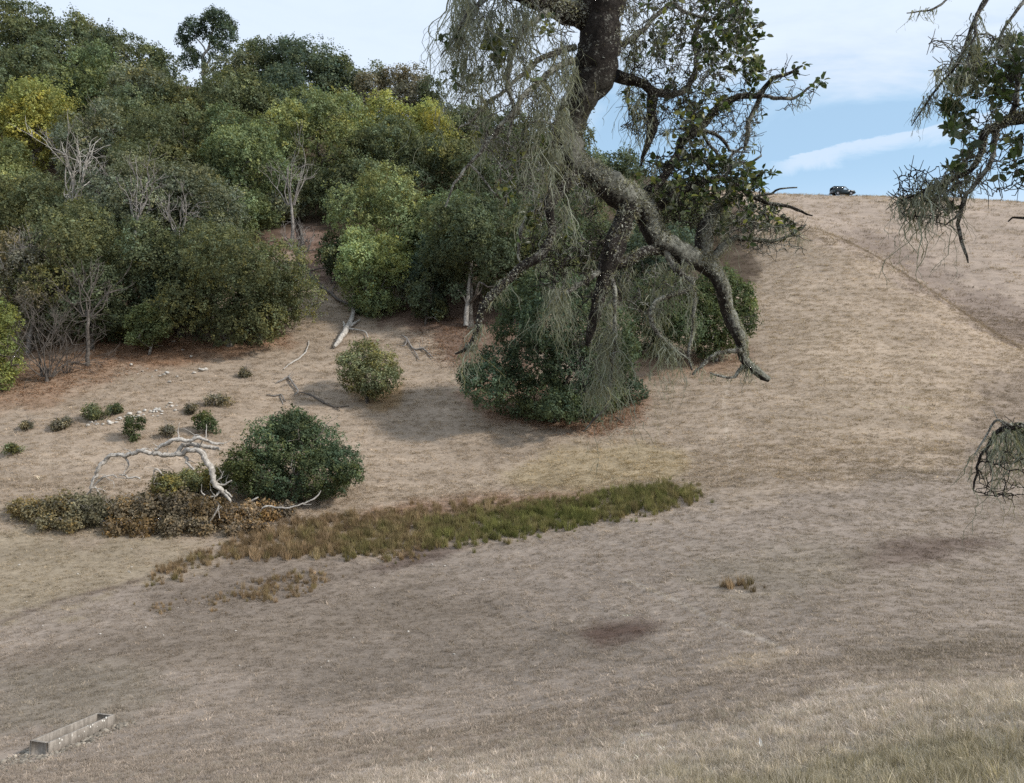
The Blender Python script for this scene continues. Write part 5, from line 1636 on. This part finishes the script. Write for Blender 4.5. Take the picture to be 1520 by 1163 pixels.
        V = np.empty((2 * m, 3))
        V[0::2] = q - sd
        V[1::2] = q + sd
        k = np.arange(m - 1)
        mb.add(V, np.stack([2 * k, 2 * k + 1, 2 * k + 3, 2 * k + 2], 1), col)
        return q
    for px, py, rx, ry, n, L in LICHEN:
        e = ((Q[:, 0] - px) / rx) ** 2 + ((Q[:, 1] - py) / ry) ** 2
        w = np.nonzero(e < 1.0)[0]
        if len(w) == 0:
            w = np.argsort(e)[:4]
        c0 = rr.choice(w, max(3, n // 13))
        L0 = rr.lognormal(-0.15, 0.4, len(c0))
        T0 = rr.lognormal(0, 0.13, len(c0))
        for q in range(int(n * (0.62 if px < 860 and py < 330 else 0.6))):
            ii = rr.integers(0, len(c0))
            i = c0[ii]
            l = L * 0.85 * L0[ii] * rr.uniform(0.15, 1.1) ** 1.2
            col = np.array((0.235, 0.25, 0.20)) * T0[ii] * rr.lognormal(0, 0.16)
            if rr.random() < 0.15:
                col = col * np.array([1.05, 0.95, 0.72])
            s = strand(parts[PB[i]][3], A[i] + rr.normal(0, 1, 3) * np.array([0.015, 0.015, 0.006]) + (unit(rr.normal(0, 1, 3) * np.array([1, .6, .5]) + np.array([0, -.5, 0])) * RAD[i] if RAD[i] > 0.015 else 0), l, col, rr.uniform(0.0014, 0.0040))
            for t in range(rr.integers(2, 6)):
                strand(parts[PB[i]][3], s[rr.integers(0, len(s))] + rr.normal(0, .002, 3), l * rr.uniform(0.15, 0.4), col, 0.0014)
    # shaggy crust on limbs: curled lichen flakes, thickest sunward, painting the lit side pale
    for k in range(1, len(parts)):
        src = (OAK + OAKR)[k - 1][1]
        pts = np.array([[*P(a, b, Y), w * (0.86 if k == 1 else 1.0) / F * Y / 2] for a, b, w, Y in src])
        q = smooth_path(pts, 0.02)
        seg = np.linalg.norm(np.diff(q[:, :3], axis=0), axis=1)
        area = float((seg * q[1:, 3]).sum() * 2 * pi)
        n = int(min(60000, area * 70000 + 60 * seg.sum()) * (1.0 if src[0][2] > 25 and src[0][2] != 50 and src[0][2] != 36 else 0.30))
        i = rr.choice(len(seg), n, p=seg * q[1:, 3] / (seg * q[1:, 3]).sum())
        d = unit(rr.normal(0, 1, (n, 3)))
        tdir = unit(q[i + 1, :3] - q[i, :3])
        d = unit(d - (d * tdir).sum(1)[:, None] * tdir)
        sun_side = d @ unit(np.array([0.75, -0.2, 0.6]))
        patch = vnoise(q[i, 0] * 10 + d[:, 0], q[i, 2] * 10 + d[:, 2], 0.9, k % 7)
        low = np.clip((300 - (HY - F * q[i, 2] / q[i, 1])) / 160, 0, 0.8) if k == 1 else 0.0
        keep = rr.random(n) < np.clip(0.35 + 1.25 * sun_side + 0.45 * patch - low, 0.02, 1)
        i, d, tdir = i[keep], d[keep], tdir[keep]
        n = len(i)
        if n == 0:
            continue
        p = q[i, :3] + (q[i + 1, :3] - q[i, :3]) * rr.random((n, 1)) + d * (q[i, 3] * rr.uniform(0.96, 1.06, n))[:, None]
        u = unit(d * rr.uniform(0.1, 0.9, (n, 1)) + rr.normal(0, 0.6, (n, 3)) + np.array([0, 0, -0.35]))
        s = unit(np.cross(u, d + rr.normal(0, 0.5, (n, 3))))
        L = (np.minimum(rr.uniform(0.003, 0.010, n) * np.where(rr.random(n) < 0.08, 2.2, 1.0), 0.003 + q[i, 3] * 0.35))[:, None]
        wd = L * rr.uniform(0.14, 0.32, (n, 1))
        V = np.stack([p - s * wd, p + s * wd, p + u * L + s * wd * .6 + d * L * .2, p + u * L - s * wd * .6], 1).reshape(-1, 3)
        c = np.array((0.35, 0.355, 0.305))[None] * rr.lognormal(0, 0.3, (n, 1)) * np.where(rr.random((n, 1)) < 0.25, np.array([[0.55, 0.5, 0.4]]), 1.0)
        parts[k][3].add(V, np.arange(4 * n).reshape(-1, 4), c)
    for kk, (nm, wood, lv, lc) in enumerate(parts):
        wide = kk > 0 and (OAK + OAKR)[kk - 1][1][0][2] > 12.5
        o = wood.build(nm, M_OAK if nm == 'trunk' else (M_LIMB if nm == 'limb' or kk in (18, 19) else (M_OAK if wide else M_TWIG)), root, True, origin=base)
        for nn, mb, m in (('leaves', lv, M_LEAF), ('lichen', lc, M_LICH)):
            if len(mb.v) > 8:
                mb.build(nn, m, o, origin=base)


oak()


# ------------------------------------------------------------------ light, sky, camera
SUN = unit(np.array([0.80, -0.28, 0.62]))
el = math.asin(SUN[2])
az = math.atan2(SUN[0], SUN[1])
ld = bpy.data.lights.new('sun', 'SUN')
ld.energy = 3.3
ld.angle = R_(4.0)
ld.color = (1.0, 0.95, 0.89)
lo = bpy.data.objects.new('sun', ld)
COL.objects.link(lo)
import mathutils
lo.rotation_euler = mathutils.Vector(SUN.tolist()).to_track_quat('Z', 'Y').to_euler()
lo.location = (60, -20, 60)

w = bpy.data.worlds.new('World')
scene.world = w
w.use_nodes = True
nt = w.node_tree
nt.nodes.clear()
out = nt.nodes.new('ShaderNodeOutputWorld')
bg = nt.nodes.new('ShaderNodeBackground')
sky = nt.nodes.new('ShaderNodeTexSky')
sky.sky_type = 'NISHITA'
sky.sun_disc = False
sky.sun_elevation = el
sky.sun_rotation = az
sky.air_density = 1.0
sky.dust_density = 0.6
bg.inputs['Strength'].default_value = 0.12
tc = nt.nodes.new('ShaderNodeTexCoord')
dirv = tc.outputs['Generated']
sep = N(nt, 'ShaderNodeSeparateXYZ')
nt.links.new(dirv, sep.inputs[0])


def math_n(op, a, b=None, c=None):
    m = N(nt, 'ShaderNodeMath', operation=op)
    for i, v in enumerate((a, b, c)):
        if v is None:
            continue
        if isinstance(v, bpy.types.NodeSocket):
            nt.links.new(v, m.inputs[i])
        else:
            m.inputs[i].default_value = v
    return m.outputs[0]


def sstep(v, a, b):
    m = N(nt, 'ShaderNodeMapRange', interpolation_type='SMOOTHSTEP')
    nt.links.new(v, m.inputs[0])
    m.inputs[1].default_value = a
    m.inputs[2].default_value = b
    return m.outputs[0]


elev = math_n('ARCSINE', sep.outputs[2])
azim = math_n('ARCTAN2', sep.outputs[0], sep.outputs[1])
# veil of high cloud: thick overhead and to the left, opening to blue low down on the right
mp = N(nt, 'ShaderNodeMapping')
mp.inputs['Scale'].default_value = (1.0, 1.0, 3.2)
nt.links.new(dirv, mp.inputs['Vector'])
n1 = noise(nt, 2.6, 6, 0.6, mp.outputs[0], 0.6)
n2 = noise(nt, 9.0, 6, 0.65, mp.outputs[0], 0.8)
e2 = math_n('ADD', elev, math_n('MULTIPLY', math_n('SUBTRACT', n1, 0.5), 0.30))
hi = sstep(e2, R_(12.5), R_(25))
left = math_n('SUBTRACT', 1.0, sstep(math_n('ADD', azim, math_n('MULTIPLY', math_n('SUBTRACT', n1, 0.5), 0.3)), R_(-2), R_(15)))
right = sstep(azim, R_(50), R_(80))
veil = math_n('MAXIMUM', math_n('MAXIMUM', hi, left), right)
veil = math_n('MULTIPLY', veil, math_n('ADD', 0.88, math_n('MULTIPLY', n2, 0.16)))
low = math_n('SUBTRACT', 1.0, sstep(elev, R_(9), R_(15.5)))
veil = math_n('MAXIMUM', veil, math_n('ADD', 0.52, math_n('MULTIPLY', low, 0.34)))
# one long low streak of cloud over the right ridge
band = math_n('SUBTRACT', elev, math_n('ADD', R_(14.7), math_n('MULTIPLY', math_n('SUBTRACT', azim, R_(17.4)), 0.125)))
band = math_n('ADD', band, math_n('MULTIPLY', math_n('SUBTRACT', n2, 0.5), 0.045))
prof = math_n('MULTIPLY', sstep(band, R_(-1.6), R_(0.5)), math_n('SUBTRACT', 1.0, sstep(band, R_(0.7), R_(1.25))))
prof = math_n('MULTIPLY', prof, math_n('MULTIPLY', sstep(azim, R_(13), R_(19)), math_n('SUBTRACT', 1.0, sstep(azim, R_(28), R_(40)))))
veil = math_n('MAXIMUM', veil, math_n('MULTIPLY', prof, 0.78))
cloud = N(nt, 'ShaderNodeRGB')
CLOUD = (5.5, 6.2, 7.0)
cloud.outputs[0].default_value = (*CLOUD, 1)
tint = mix(nt, (3.75, 5.6, 7.3), mix(nt, (CLOUD[0] * 0.9, CLOUD[1] * 0.94, CLOUD[2] * 1.02), (CLOUD[0] * 1.04, CLOUD[1] * 1.03, CLOUD[2] * 1.02), n1), sstep(veil, 0.5, 0.9))
nt.links.new(mix(nt, sky.outputs[0], tint, veil), bg.inputs['Color'])
nt.links.new(bg.outputs[0], out.inputs[0])

cam = bpy.data.cameras.new('camera')
cam.lens = 36 * F / 1520
cam.sensor_width = 36
cam.shift_y = 18.5 / 1520
cam.clip_start = 0.05
cam.clip_end = 4000
co = bpy.data.objects.new('camera', cam)
COL.objects.link(co)
co.rotation_euler = (R_(90), 0, 0)
scene.camera = co
scene.view_settings.view_transform = 'Standard'
scene.view_settings.look = 'None'
scene.view_settings.exposure = 0.35
scene.view_settings.gamma = 1.0
scene.cycles.max_bounces = 6
scene.cycles.diffuse_bounces = 3
scene.cycles.transmission_bounces = 4
scene.cycles.transparent_max_bounces = 6
scene.cycles.use_denoising = False
scene.cycles.denoiser = 'OPENIMAGEDENOISE'
scene.cycles.denoising_input_passes = 'RGB_ALBEDO_NORMAL'
